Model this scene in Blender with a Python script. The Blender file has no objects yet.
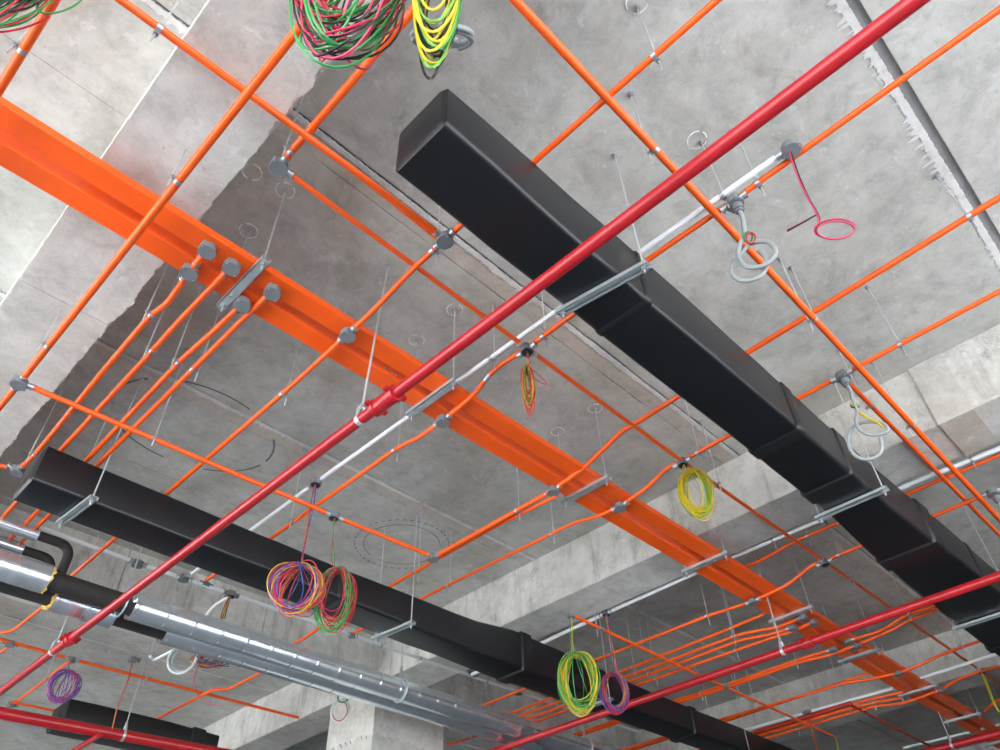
import bpy, bmesh, math, random
from mathutils import Vector, Matrix
random.seed(7)
sc = bpy.context.scene
COL = sc.collection

# ------------------------------------------------------------------ camera
# World axes: X runs along the black ducts and the orange trunking, Y along the
# red main, Z up. Heights "h" below are metres above the camera (which stands 1.5 m
# above the floor); the soffit of the slab is 3.0 m above the camera.
CAMZ = 1.5
FPX, PITCH, ROLL, YAW = 737.78, math.radians(43.188), math.radians(-2.3626), math.radians(43.131)
F = Vector((math.cos(YAW)*math.cos(PITCH), math.sin(YAW)*math.cos(PITCH), math.sin(PITCH)))
R0 = Vector((math.sin(YAW), -math.cos(YAW), 0)); U0 = R0.cross(F)
RT = R0*math.cos(ROLL) + U0*math.sin(ROLL); UP = RT.cross(F)
cd = bpy.data.cameras.new('camera'); cam = bpy.data.objects.new('camera', cd); COL.objects.link(cam)
cd.sensor_width = 36.0; cd.lens = 36.0*FPX/1000.0; cd.clip_start = 0.05; cd.clip_end = 500
m = Matrix((RT, UP, -F)).transposed().to_4x4(); m.translation = Vector((0, 0, CAMZ)); cam.matrix_world = m
sc.camera = cam

# ------------------------------------------------------------------ sky, sun, exposure
w = bpy.data.worlds.new('overcast_sky'); sc.world = w; w.use_nodes = True
nt = w.node_tree; nt.nodes.clear()
sky = nt.nodes.new('ShaderNodeTexSky'); sky.sky_type = 'NISHITA'; sky.sun_disc = False
sky.sun_elevation = math.radians(48); sky.sun_rotation = math.radians(31); sky.air_density = 1.0; sky.dust_density = 3.0
hs = nt.nodes.new('ShaderNodeHueSaturation'); hs.inputs['Saturation'].default_value = 0.55
bg = nt.nodes.new('ShaderNodeBackground'); bg.inputs['Strength'].default_value = 0.55
wo = nt.nodes.new('ShaderNodeOutputWorld')
nt.links.new(sky.outputs[0], hs.inputs['Color']); nt.links.new(hs.outputs[0], bg.inputs[0]); nt.links.new(bg.outputs[0], wo.inputs[0])
sl = bpy.data.lights.new('sun', 'SUN'); sl.energy = 5.0; sl.angle = math.radians(3); sl.color = (1.0, 0.97, 0.93)
so = bpy.data.objects.new('sun', sl); COL.objects.link(so)
so.rotation_euler = Vector((-0.45, -0.75, -1.0)).to_track_quat('-Z', 'Y').to_euler()   # shines from behind the camera
sc.view_settings.view_transform = 'Standard'; sc.view_settings.look = 'None'; sc.view_settings.gamma = 1
sc.view_settings.use_curve_mapping = False
sc.view_settings.exposure = 1.95
sc.cycles.max_bounces = 8; sc.cycles.diffuse_bounces = 6

# ------------------------------------------------------------------ pixel helpers
def ray(px, py): return F + RT*((px-500)/FPX) - UP*((py-375)/FPX)
def P(px, py, h):
    d = ray(px, py)*1.0; d = d*(h/d.z); return Vector((d.x, d.y, CAMZ+h))
def PX(px, py, X):                       # on the vertical plane x = X
    d = ray(px, py); d = d*(X/d.x); return Vector((d.x, d.y, CAMZ+d.z))
def PY(px, py, Y):
    d = ray(px, py); d = d*(Y/d.y); return Vector((d.x, d.y, CAMZ+d.z))
def hang(q, px, py):                     # point of the vertical through q that shows at height py
    d = ray(px, py); t = (q.x*d.x+q.y*d.y)/(d.x*d.x+d.y*d.y)
    return Vector((d.x*t, d.y*t, CAMZ+d.z*t))
def proj(p):
    v = p - Vector((0, 0, CAMZ)); z = v.dot(F); return (500+FPX*v.dot(RT)/z, 375-FPX*v.dot(UP)/z)
def Z(h): return CAMZ+h
SLAB = 3.0

# ------------------------------------------------------------------ materials
def newmat(name, rough=0.5, metal=0.0, col=(0.5, 0.5, 0.5)):
    mt = bpy.data.materials.new(name); mt.use_nodes = True
    b = mt.node_tree.nodes['Principled BSDF']
    b.inputs['Base Color'].default_value = (*col, 1); b.inputs['Roughness'].default_value = rough; b.inputs['Metallic'].default_value = metal
    return mt, mt.node_tree, b
def node(t, kind, **kw):
    n = t.nodes.new(kind)
    for k, v in kw.items():
        if k in n.inputs: n.inputs[k].default_value = v
        else: setattr(n, k, v)
    return n
def noise(t, vec, scale, detail=5, rough=0.6, dist=0.0):
    n = node(t, 'ShaderNodeTexNoise', Scale=scale, Detail=detail, Roughness=rough, Distortion=dist)
    t.links.new(vec, n.inputs['Vector']); return n.outputs['Fac']
def ramp(t, fac, stops):
    r = t.nodes.new('ShaderNodeValToRGB'); e = r.color_ramp.elements
    while len(e) < len(stops): e.new(0.5)
    for el, (p, c) in zip(e, stops):
        el.position = p; el.color = (c, c, c, 1) if isinstance(c, (int, float)) else (*c, 1)
    t.links.new(fac, r.inputs[0]); return r.outputs[0]
def mix(t, a, b, fac, mode='MIX'):
    n = t.nodes.new('ShaderNodeMix'); n.data_type = 'RGBA'; n.blend_type = mode
    for s, v in ((n.inputs[0], fac), (n.inputs[6], a), (n.inputs[7], b)):
        if isinstance(v, (int, float)): s.default_value = v
        elif isinstance(v, tuple): s.default_value = (*v, 1)
        else: t.links.new(v, s)
    return n.outputs[2]
def concrete(name, a, b, warm=(0.33, 0.27, 0.20), stain=0.45, pale=0.35, streak=False, mould=0.0):
    mt, t, bs = newmat(name, 0.85)
    geo = t.nodes.new('ShaderNodeNewGeometry'); pos = geo.outputs['Position']
    base = mix(t, a, b, ramp(t, noise(t, pos, 1.1, 7, 0.68, 0.6), [(0.36, 0.0), (0.64, 1.0)]))
    fine = ramp(t, noise(t, pos, 7.0, 9, 0.75, 0.3), [(0.28, 0.70), (0.5, 1.0), (0.72, 1.18)])
    base = mix(t, base, fine, 1.0, 'MULTIPLY')
    sm = ramp(t, noise(t, pos, 0.8, 6, 0.65, 1.4), [(0.52, 0.0), (0.70, stain)])
    base = mix(t, base, warm, sm)
    sm2 = ramp(t, noise(t, pos, 2.1, 7, 0.7, 1.8), [(0.60, 0.0), (0.72, stain*0.8)])
    base = mix(t, base, (warm[0]*0.75, warm[1]*0.72, warm[2]*0.68), sm2)
    pm = ramp(t, noise(t, pos, 3.2, 8, 0.78, 0.9), [(0.58, 0.0), (0.70, pale)])
    base = mix(t, base, (0.74, 0.74, 0.71), pm)
    fl = ramp(t, noise(t, pos, 12.0, 4, 0.6, 0.5), [(0.64, 0.0), (0.67, pale*0.8)])
    base = mix(t, base, (0.70, 0.70, 0.68), fl)
    fd = ramp(t, noise(t, pos, 6.0, 9, 0.8, 1.0), [(0.62, 0.0), (0.66, stain*0.5)])
    base = mix(t, base, (0.22, 0.21, 0.19), fd)
    if streak:
        mp = node(t, 'ShaderNodeMapping'); mp.inputs['Scale'].default_value = (5, 5, 0.55); t.links.new(pos, mp.inputs[0])
        st = ramp(t, noise(t, mp.outputs[0], 2.4, 6, 0.7), [(0.52, 0.0), (0.75, 0.55)])
        base = mix(t, base, (0.12, 0.12, 0.11), st)
    if mould:
        mo = ramp(t, noise(t, pos, 3.4, 8, 0.8, 0.6), [(0.56, 0.0), (0.70, mould)])
        base = mix(t, base, (0.10, 0.10, 0.095), mo)
    pit = ramp(t, noise(t, pos, 42.0, 3, 0.5), [(0.68, 0.0), (0.76, 0.5)])
    base = mix(t, base, (0.2, 0.2, 0.19), pit)
    t.links.new(base, bs.inputs['Base Color'])
    bp = node(t, 'ShaderNodeBump', Strength=0.35, Distance=0.012)
    t.links.new(noise(t, pos, 14, 8, 0.7), bp.inputs['Height']); t.links.new(bp.outputs[0], bs.inputs['Normal'])
    return mt
def paint(name, col, rough, var=0.12, metal=0.0, scale=6.0, bump=0.0):
    mt, t, bs = newmat(name, rough, metal)
    geo = t.nodes.new('ShaderNodeNewGeometry')
    f = ramp(t, noise(t, geo.outputs['Position'], scale, 6, 0.65), [(0.3, 1.0-var), (0.7, 1.0+var)])
    t.links.new(mix(t, col, f, 1.0, 'MULTIPLY'), bs.inputs['Base Color'])
    if bump:
        bp = node(t, 'ShaderNodeBump', Strength=bump, Distance=0.01)
        t.links.new(noise(t, geo.outputs['Position'], scale*1.6, 5, 0.6), bp.inputs['Height']); t.links.new(bp.outputs[0], bs.inputs['Normal'])
    return mt
M = {}
M['slab'] = concrete('slab_concrete', (0.53, 0.535, 0.495), (0.38, 0.385, 0.35), stain=0.5)
M['slab_warm'] = concrete('slab_concrete_beige', (0.52, 0.48, 0.42), (0.44, 0.41, 0.36), stain=0.5)
M['beam'] = concrete('beam_concrete', (0.62, 0.62, 0.575), (0.45, 0.45, 0.415), warm=(0.42, 0.36, 0.29), stain=0.5, pale=0.6, mould=0.4)
M['beam_side'] = concrete('beam_side_concrete', (0.66, 0.66, 0.615), (0.48, 0.48, 0.445), stain=0.3, pale=0.6, streak=True, mould=0.6)
M['joint'] = concrete('joint_grout', (0.30, 0.30, 0.29), (0.20, 0.20, 0.195), stain=0.2, pale=0.1)
M['seam'] = concrete('seam_concrete', (0.26, 0.25, 0.24), (0.2, 0.2, 0.19), stain=0.2, pale=0.2)
M['mortar'] = concrete('mortar', (0.68, 0.68, 0.66), (0.5, 0.5, 0.48), stain=0.15)
M['chalk'] = paint('chalk', (0.74, 0.74, 0.71), 0.9, 0.25, scale=40)
M['mark'] = paint('dark_form_mark', (0.15, 0.15, 0.145), 0.9, 0.2, scale=30)
M['wall'] = concrete('wall_concrete', (0.30, 0.295, 0.28), (0.22, 0.22, 0.21), stain=0.2, pale=0.1, streak=True)
M['floor'] = concrete('floor_concrete', (0.17, 0.168, 0.16), (0.12, 0.12, 0.115), stain=0.1, pale=0.05)
M['ground'] = concrete('pale_ground', (0.50, 0.50, 0.49), (0.44, 0.44, 0.43), stain=0.05)
M['orange'] = paint('orange_conduit_paint', (0.84, 0.105, 0.006), 0.36, 0.08, scale=5)
M['tray'] = paint('orange_trunking_paint', (0.86, 0.100, 0.004), 0.42, 0.08, scale=3)
M['red'] = paint('red_pipe_paint', (0.36, 0.010, 0.015), 0.28, 0.15, scale=8)
M['redthin'] = paint('dark_red_conduit_paint', (0.40, 0.03, 0.02), 0.40, 0.15)
M['white'] = paint('white_conduit_paint', (0.80, 0.83, 0.84), 0.35, 0.05)
M['grey'] = paint('grey_box_plastic', (0.16, 0.175, 0.185), 0.42, 0.06, scale=20)
M['zinc'] = paint('zinc_plated_steel', (0.44, 0.46, 0.48), 0.38, 0.12, metal=0.75, scale=30)
M['strut'] = paint('galvanised_strut', (0.44, 0.49, 0.50), 0.42, 0.12, metal=0.55, scale=20)
M['rod'] = paint('threaded_rod_steel', (0.55, 0.56, 0.56), 0.4, 0.1, metal=0.5, scale=60)
M['black'] = paint('black_insulation_wrap', (0.0045, 0.0055, 0.0075), 0.40, 0.25, scale=4, bump=0.12)
M['tape'] = paint('black_joint_tape', (0.006, 0.0068, 0.008), 0.45, 0.2, scale=9, bump=0.1)
M['foam'] = paint('black_pipe_foam', (0.018, 0.016, 0.014), 0.75, 0.35, scale=12, bump=0.25)
M['clad'] = paint('galvanised_pipe_cladding', (0.74, 0.80, 0.84), 0.27, 0.10, metal=0.9, scale=9, bump=0.015)
M['yellowfoam'] = paint('yellow_insulation_edge', (0.72, 0.48, 0.12), 0.9, 0.3, scale=40, bump=0.6)
M['flex'] = paint('grey_flexible_conduit', (0.25, 0.27, 0.268), 0.45, 0.06)
M['flexwhite'] = paint('white_flexible_conduit', (0.5, 0.54, 0.53), 0.45, 0.06)
M['dark'] = paint('painted_box_shade', (0.02, 0.02, 0.02), 0.7, 0.2)  # near-black colour standing in for shade inside the open boxes
for n, c in dict(wred=(0.62, 0.02, 0.035), wpink=(0.78, 0.05, 0.13), wgreen=(0.04, 0.36, 0.08), wlime=(0.20, 0.50, 0.06), wyellow=(0.80, 0.62, 0.02),
                 wblack=(0.012, 0.012, 0.013), wblue=(0.06, 0.12, 0.55), wpurple=(0.30, 0.10, 0.42), worange=(0.80, 0.30, 0.03), wbrown=(0.16, 0.05, 0.025), wwhite=(0.7, 0.7, 0.66)).items():
    M[n] = paint('wire_'+n[1:], tuple(v*0.62 for v in c), 0.38, 0.06)

# ------------------------------------------------------------------ mesh helpers
def link(name, me, mat, parent=None, smooth=None):
    o = bpy.data.objects.new(name, me); COL.objects.link(o)
    if mat and not me.materials: me.materials.append(M[mat] if isinstance(mat, str) else mat)
    if parent is not None: o.parent = parent
    if smooth is not None:
        for p in me.polygons: p.use_smooth = True
        try: me.set_sharp_from_angle(angle=math.radians(smooth))
        except Exception: pass
    return o
def obj(name, bm, mat, parent=None, smooth=None):
    me = bpy.data.meshes.new(name); bmesh.ops.recalc_face_normals(bm, faces=bm.faces[:]); bm.to_mesh(me); bm.free()
    return link(name, me, mat, parent, smooth)
def thing(name, label, cat, group=None, loc=(0, 0, 0)):
    o = bpy.data.objects.new(name, None); COL.objects.link(o); o.location = loc; o.empty_display_size = 0.05
    return tag(o, label, cat, group)
def tag(o, label, cat=None, group=None, kind=None):
    o['label'] = label
    if cat: o['category'] = cat
    if group: o['group'] = group
    if kind: o['kind'] = kind
    return o
def box(bm, x0, x1, y0, y1, z0, z1, bev=0.0, mat=None):
    r = bmesh.ops.create_cube(bm, size=1.0)
    vs = r['verts']
    for v in vs:
        v.co = Vector(((x0+x1)/2+v.co.x*(x1-x0), (y0+y1)/2+v.co.y*(y1-y0), (z0+z1)/2+v.co.z*(z1-z0)))
    if bev:
        es = list({e for v in vs for e in v.link_edges})
        bmesh.ops.bevel(bm, geom=es, offset=bev, segments=2, affect='EDGES', profile=0.5)
    return vs
def fillet(pts, rad=0.06, n=5):
    pts = [Vector(p) for p in pts]
    if len(pts) < 3: return pts
    out = [pts[0]]
    for a, b, c in zip(pts, pts[1:], pts[2:]):
        d1 = (a-b); d2 = (c-b); l = min(rad, d1.length*0.45, d2.length*0.45)
        if d1.length < 1e-5 or d2.length < 1e-5: continue
        p0 = b+d1.normalized()*l; p2 = b+d2.normalized()*l
        for i in range(n+1):
            s = i/n; out.append(p0*(1-s)**2 + b*2*s*(1-s) + p2*s*s)
    out.append(pts[-1]); return out
def tube(bm, pts, r, seg=10, closed=False, radii=None):
    n = len(pts); rings = []; nrm = None
    for i in range(n):
        a = pts[(i-1) % n] if (closed or i > 0) else pts[i]
        b = pts[(i+1) % n] if (closed or i < n-1) else pts[i]
        tn = (b-a)
        if tn.length < 1e-9: tn = Vector((0, 0, 1))
        tn.normalize()
        if nrm is None:
            nrm = tn.cross(Vector((0, 0, 1)) if abs(tn.z) < 0.9 else Vector((1, 0, 0))).normalized()
        else:
            nrm = (nrm - tn*nrm.dot(tn))
            if nrm.length < 1e-6: nrm = tn.orthogonal()
            nrm.normalize()
        bn = tn.cross(nrm); rr = radii[i] if radii else r
        rings.append([bm.verts.new(pts[i] + (nrm*math.cos(2*math.pi*k/seg) + bn*math.sin(2*math.pi*k/seg))*rr) for k in range(seg)])
    for i in range(n if closed else n-1):
        A, B = rings[i], rings[(i+1) % n]
        for k in range(seg): bm.faces.new((A[k], A[(k+1) % seg], B[(k+1) % seg], B[k]))
    if not closed:
        bm.faces.new(rings[0][::-1]); bm.faces.new(rings[-1])
def tube_obj(name, pts, r, mat, parent=None, seg=10, fil=0.06, nf=5, closed=False, radii=None):
    bm = bmesh.new(); tube(bm, fillet(pts, fil, nf) if fil else [Vector(p) for p in pts], r, seg, closed, radii)
    return obj(name, bm, mat, parent, 50)
def cyl(bm, a, b, r, seg=16): tube(bm, [Vector(a), Vector(b)], r, seg)

# ------------------------------------------------------------------ the setting
def struct(o, label=None):
    o['kind'] = 'structure'
    if label: o['label'] = label
    return o
X0, X1, Y0, Y1 = -3.5, 17.0, -2.7, 14.0
bm = bmesh.new(); box(bm, X0, X1, Y0, Y1, -0.25, 0.0); struct(obj('floor', bm, 'floor'), 'bare grey concrete floor of the unfinished storey')
bm = bmesh.new(); box(bm, -70, 60, -70, 60, -0.45, -0.27); struct(obj('ground', bm, 'ground'), 'pale ground outside the open sides of the building')
bm = bmesh.new(); box(bm, X1, X1+0.25, Y0, Y1, 0, Z(3.2)); struct(obj('wall_far', bm, 'wall'), 'bare concrete end wall beyond the far beams')
bm = bmesh.new(); box(bm, X0, X1, Y1, Y1+0.25, 0, Z(3.2)); struct(obj('wall_left', bm, 'wall'), 'bare concrete wall closing the far left side')

bm = bmesh.new(); box(bm, 5.8, X1, Y0, Y0+0.25, 0, Z(SLAB)); struct(obj('added_wall_right', bm, 'wall'), 'unseen concrete wall added on the right to hold back daylight')  # added out of view to keep daylight off the far bays
bm = bmesh.new(); box(bm, X0, X1+0.25, Y0, Y1+0.25, Z(SLAB+0.016), Z(SLAB+0.25))
ceiling = struct(obj('ceiling', bm, 'joint'), 'raw grey concrete ceiling slab with open joints and mortar smears')
BEAMX = [(0.04, 0.44), (4.10, 4.50), (8.16, 8.56), (12.22, 12.62)]
AB = (5.53, 5.98)                                    # longitudinal beam
BH = 2.58
JY = [-2.15, -0.26, 1.63, 3.52, 5.41, 7.30, 9.19, 11.08, 12.97]
bays = [(X0, 0.04)] + [(BEAMX[i][1], BEAMX[i+1][0]) for i in range(3)] + [(12.62, X1)]
def plate(name, pts, z0, z1, mat, parent):           # outline given in plan
    bm = bmesh.new(); n = len(pts)
    lo = [bm.verts.new((x, y, z0)) for x, y in pts]; hi = [bm.verts.new((x, y, z1)) for x, y in pts]
    bm.faces.new(lo[::-1]); bm.faces.new(hi)
    for i in range(n): bm.faces.new((lo[i], lo[(i+1) % n], hi[(i+1) % n], hi[i]))
    return obj(name, bm, mat, parent)
def wob(a, b, n, amp, axis, fixed):                  # uneven edge between a and b
    out = []
    for i in range(n+1):
        t = a+(b-a)*i/n; d = random.uniform(-amp, amp)
        out.append((t, fixed+d) if axis == 'x' else (fixed+d, t))
    return out
edges = [Y0]+JY+[Y1]
for bi, (xa, xb) in enumerate(bays):
    for j in range(len(edges)-1):
        gp = lambda e: 0.030 if e == -0.26 else 0.012
        ya, yb = edges[j]+gp(edges[j]), edges[j+1]-gp(edges[j+1])
        if j == 0: ya = Y0
        strip = edges[j] in (1.63, 3.52) and bi >= 1
        if strip: ya += 0.115
        z = Z(SLAB)+random.uniform(-0.0015, 0.0015)
        near = 0 <= bi <= 2 and -2 < edges[j] < 8
        ol = (wob(xa, xb, 40, 0.003, 'x', ya)+wob(xb, xa, 40, 0.003, 'x', yb)) if near else [(xa, ya), (xb, ya), (xb, yb), (xa, yb)]
        plate('slab_panel', ol, z, Z(SLAB+0.02), 'slab', ceiling)
        if strip:
            plate('infill_strip', [(xa, edges[j]+0.018), (xb, edges[j]+0.018), (xb, ya-0.004), (xa, ya-0.004)], z+0.001, Z(SLAB+0.02), 'slab_warm', ceiling)
        if near and edges[j] > -3 and j > 0:         # mortar squeezed out of the joint
            wide = edges[j] == -0.26; n = int((xb-xa)/0.007); o1, o2 = [], []
            for i in range(n+1):
                t = xa+(xb-xa)*i/n; o1.append((t, edges[j]+(0.012 if wide else 0.002)+random.uniform(-.003, .003)))
                amp = 0.5+0.5*math.sin(t*2.3+j)+0.4*math.sin(t*7.1+1)
                sp = random.random()**3*(0.05 if wide else 0.022)*max(0, amp)
                o2.append((t+random.uniform(-.004, .004), edges[j]+(0.040 if wide else 0.022)+random.uniform(0, .004)+sp))
            plate('joint_mortar', o1+o2[::-1], Z(SLAB)-0.003, Z(SLAB+0.012), 'mortar', ceiling)
# hairline board seams in the slab
for xa, xb, y in ((X0, 0.04, P(60, 72, SLAB).y), (0.44, 4.1, 4.45), (X0, 0.04, 6.2), (0.44, 4.1, 6.9), (0.44, 4.1, 8.1)):
    plate('board_seam', wob(xa, xb, 30, 0.002, 'x', y)+wob(xb, xa, 30, 0.002, 'x', y+0.003), Z(SLAB)-0.0012, Z(SLAB+0.01), 'seam', ceiling)

# cross beams, cast against form panels
def jag(y0, y1, x, amp, n):
    out = []; d = 0
    for i in range(n+1):
        d = d*0.80+random.uniform(-amp, amp)*0.5; out.append((x+d+random.uniform(-amp, amp)*0.3, y0+(y1-y0)*i/n))
    return out
for k, (xa, xb) in enumerate(BEAMX):
    bm = bmesh.new(); box(bm, xa+0.012, xb-0.012, Y0, Y1, Z(BH+0.012), Z(SLAB+0.02))
    b = struct(obj('ceiling_beam', bm, 'joint'), ['pale wide beam soffit at upper left with a ragged edge', 'pale mould-spotted cross beam behind the yellow wire coil', 'darker cross beam beyond the middle one', 'farthest cross beam'][k])
    # panel joints along the beam
    ys = [Y0]; y = P(60, 300, BH).y-3*1.83 if k == 0 else -2.9+k*0.37
    while y < Y1: ys.append(y); y += 1.83
    ys.append(Y1)
    for a, c in zip(ys, ys[1:]):
        g = 0.0016
        if k in (0, 1):
            n = max(3, int((c-a)/0.014))
            ol = jag(a+g, c-g, xa, 0.004, n) + jag(c-g, a+g, xb, 0.012 if k == 0 else 0.006, n)
        else: ol = [(xa, a+g), (xa, c-g), (xb, c-g), (xb, a+g)]
        dz = random.uniform(-0.003, 0.003)
        plate('soffit_panel', ol, Z(BH)+dz, Z(BH+0.016), 'beam', b)
        for s, xf in ((-1, xa), (1, xb)):
            bm = bmesh.new(); d = random.uniform(0, 0.004)
            x_in, x_out = (xf+0.014, xf-d) if s < 0 else (xf-0.014, xf+d)
            box(bm, min(x_in, x_out), max(x_in, x_out), a+g, c-g, Z(BH)+0.004, Z(SLAB)+0.004)
            obj('side_panel', bm, 'beam_side', b)
    if k == 1:                                        # patched strip crossing side and soffit
        y = PX(945, 400, xa).y
        bm = bmesh.new(); box(bm, xa-0.014, xa-0.0045, y-0.10, y+0.09, Z(BH)-0.012, Z(SLAB)-0.001); obj('patch_strip', bm, 'beam', b)
        bm = bmesh.new(); box(bm, xa-0.0044, xb+0.008, y-0.10, y+0.09, Z(BH)-0.012, Z(BH)-0.0045)
        obj('patch_strip', bm, 'slab_warm', b)
# longitudinal beam
for xa, xb in bays:
    bm = bmesh.new(); box(bm, xa+0.012, xb-0.012, AB[0]+0.012, AB[1]-0.012, Z(BH+0.012), Z(SLAB+0.02))
    b = struct(obj('ceiling_beam', bm, 'joint'), 'grey longitudinal beam above the clad pipes')
    n = max(1, round((xb-xa)/1.25)); st = (xb-xa)/n
    for i in range(n):
        a, c = xa+i*st+0.003, xa+(i+1)*st-0.003
        plate('soffit_panel', [(a, AB[0]), (c, AB[0]), (c, AB[1]), (a, AB[1])], Z(BH)+random.uniform(-.002, .002), Z(BH+0.016), 'beam', b)
        for s, yf in ((-1, AB[0]), (1, AB[1])):
            bm = bmesh.new(); d = random.uniform(0, 0.005); yi, yo = (yf+0.014, yf-d) if s < 0 else (yf-0.014, yf+d)
            box(bm, a, c, min(yi, yo), max(yi, yo), Z(BH)+0.004, Z(SLAB)+0.004); obj('side_panel', bm, 'beam_side', b)
# column under the crossing
def column(xa, xb, ya, yb, label):
    bm = bmesh.new(); zt = Z(BH)-0.004; rows = []
    zs = [0, 1.2, 2.4, Z(2.12), Z(2.28), Z(2.36), zt]
    nseg = 10
    ring = [(xa+(xb-xa)*i/nseg, ya) for i in range(nseg)]+[(xb, ya+(yb-ya)*i/nseg) for i in range(nseg)]+[(xb-(xb-xa)*i/nseg, yb) for i in range(nseg)]+[(xa, yb-(yb-ya)*i/nseg) for i in range(nseg)]
    for z in zs: rows.append([bm.verts.new((x, y, z)) for x, y in ring])
    for A, B in zip(rows, rows[1:]):
        for i in range(len(ring)): bm.faces.new((A[i], A[(i+1) % len(ring)], B[(i+1) % len(ring)], B[i]))
    bm.faces.new(rows[0]); bm.faces.new(rows[-1])
    o = struct(obj('column', bm, 'beam'), label)
    # thicker render coat up to a ragged line
    bm = bmesh.new(); lo, hi, ins = [], [], []
    cx, cy = (xa+xb)/2, (ya+yb)/2; R = []
    for i in range(len(ring)):
        for s in (0, 0.33, 0.66):
            p, q = ring[i], ring[(i+1) % len(ring)]; R.append((p[0]+(q[0]-p[0])*s, p[1]+(q[1]-p[1])*s))
    zt2 = Z(2.145)
    for x, y in R:
        ex = 0.012*(1 if x > cx else -1) if abs(x-cx) > (xb-xa)/2-1e-4 else 0; ey = 0.012*(1 if y > cy else -1) if abs(y-cy) > (yb-ya)/2-1e-4 else 0
        zz = zt2+random.uniform(-0.028, 0.028)
        lo.append(bm.verts.new((x+ex, y+ey, 0.0))); hi.append(bm.verts.new((x+ex, y+ey, zz))); ins.append(bm.verts.new((x, y, zz)))
    for i in range(len(R)):
        j = (i+1) % len(R); bm.faces.new((lo[i], lo[j], hi[j], hi[i])); bm.faces.new((hi[i], hi[j], ins[j], ins[i]))
    obj('render_coat', bm, 'slab', o)
column(4.10, 4.92, 5.53, 6.22, 'pale concrete column with ragged render under the clad pipes')

# chalk rings and form marks on the slab
def ringmark(c, r0, r1, mat, name, sx=1.0, dash=0, gap=0.0, rot=0.0):
    bm = bmesh.new(); n = 84
    for i in range(n):
        if dash and i % dash >= dash-1: continue
        if gap and math.sin(i*0.35+c[0]*9)*0.8+0.4*math.sin(i*0.13+c[1]*5) < gap*4-1.6: continue
        a0, a1 = 2*math.pi*i/n+rot, 2*math.pi*(i+1)/n+rot
        vs = []
        for z in (Z(SLAB)-0.0025, Z(SLAB)+0.002):
            for rr, a in ((r0, a0), (r1, a0), (r1, a1), (r0, a1)):
                vs.append(bm.verts.new((c[0]+rr*math.cos(a)*sx, c[1]+rr*math.sin(a), z)))
        bm.faces.new(vs[0:4]); bm.faces.new(vs[4:8])
        for i2 in range(4): bm.faces.new((vs[i2], vs[(i2+1) % 4], vs[4+(i2+1) % 4], vs[4+i2]))
    return obj(name, bm, mat, ceiling)
for p in [P(252, 172, SLAB), P(637, 2, SLAB), P(697, 140, SLAB)]+[Vector((x*0.99, y, 0)) for x in (0.725, 1.805, 3.015) for y in (1.99, 2.305)]:
    ringmark(p, 0.040, 0.045, 'chalk', 'chalk_ring', gap=0.25)
p = P(195, 428, SLAB); ringmark(p, 0.405, 0.415, 'mark', 'dark_ring_mark', sx=1.25, gap=0.35)
p = P(402, 545, SLAB); ringmark(p, 0.295, 0.300, 'mark', 'dark_ring_mark', gap=0.15); ringmark(p, 0.363, 0.370, 'mark', 'dotted_ring_mark', dash=2)

# ------------------------------------------------------------------ black insulated ducts
K = 0.946          # the ducts hang just below the conduits
def duct(label, secs, endcaps, joints, K=K):
    root = thing('insulated_duct', label, 'duct', 'black insulated ducts')
    bm = bmesh.new(); rows = []; bev = 0.022
    def row(x, yr, yl, zb, zt, sc_=0.0):
        yr -= sc_; yl += sc_; zb -= sc_; zt += sc_
        pts = []
        for (cy, cz, a0) in ((yl-bev, zb+bev, -90), (yl-bev, zt-bev, 0), (yr+bev, zt-bev, 90), (yr+bev, zb+bev, 180)):
            for i in range(4):
                a = math.radians(a0+30*i); pts.append(Vector((x, cy+bev*math.cos(a), Z(cz)+bev*math.sin(a))))
        return pts
    secs = [(s[0]*K, s[1]*K, s[2]*K, s[3]*K, s[4]*K) for s in secs]; joints = [(x*K, a, b) for x, a, b in joints]
    fine = []
    for s0, s1 in zip(secs, secs[1:]):
        n = max(1, int((s1[0]-s0[0])/0.2))
        for i in range(n):
            t = i/n; fine.append([a+(b-a)*t for a, b in zip(s0, s1)])
    fine.append(list(secs[-1]))
    for s in fine: rows.append([bm.verts.new(p) for p in row(s[0], *[v+random.uniform(-0.0025, 0.0025) for v in s[1:]])])
    for A, B in zip(rows, rows[1:]):
        for i in range(16): bm.faces.new((A[i], A[(i+1) % 16], B[(i+1) % 16], B[i]))
    bm.faces.new(rows[-1])
    # the near end, wrapped and dented
    c = Vector((0, 0, 0))
    for v in rows[0]: c += v.co
    c /= 16
    inner = [bm.verts.new(v.co.lerp(c, 0.12)+Vector((-0.012, 0, 0))) for v in rows[0]]
    for i in range(16): bm.faces.new((rows[0][i], rows[0][(i+1) % 16], inner[(i+1) % 16], inner[i]))
    bm.faces.new(inner[::-1])
    obj('wrapped_body', bm, 'black', root, 35)
    def at(x):
        for s0, s1 in zip(secs, secs[1:]):
            if s0[0] <= x <= s1[0]:
                t = (x-s0[0])/(s1[0]-s0[0]); return [a+(b-a)*t for a, b in zip(s0, s1)]
        return secs[-1]
    for x, wd, pr in joints:
        bm = bmesh.new(); rr = []
        for dx, k in ((-wd/2, 0.001), (-wd/2+0.012, pr), (wd/2-0.012, pr), (wd/2, 0.001)):
            rr.append([bm.verts.new(p) for p in row(*at(x+dx)[:1], *at(x+dx)[1:], k)])
        for A, B in zip(rr, rr[1:]):
            for i in range(16): bm.faces.new((A[i], A[(i+1) % 16], B[(i+1) % 16], B[i]))
        obj('joint_wrap', bm, 'tape', root, 35)
    return root
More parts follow.
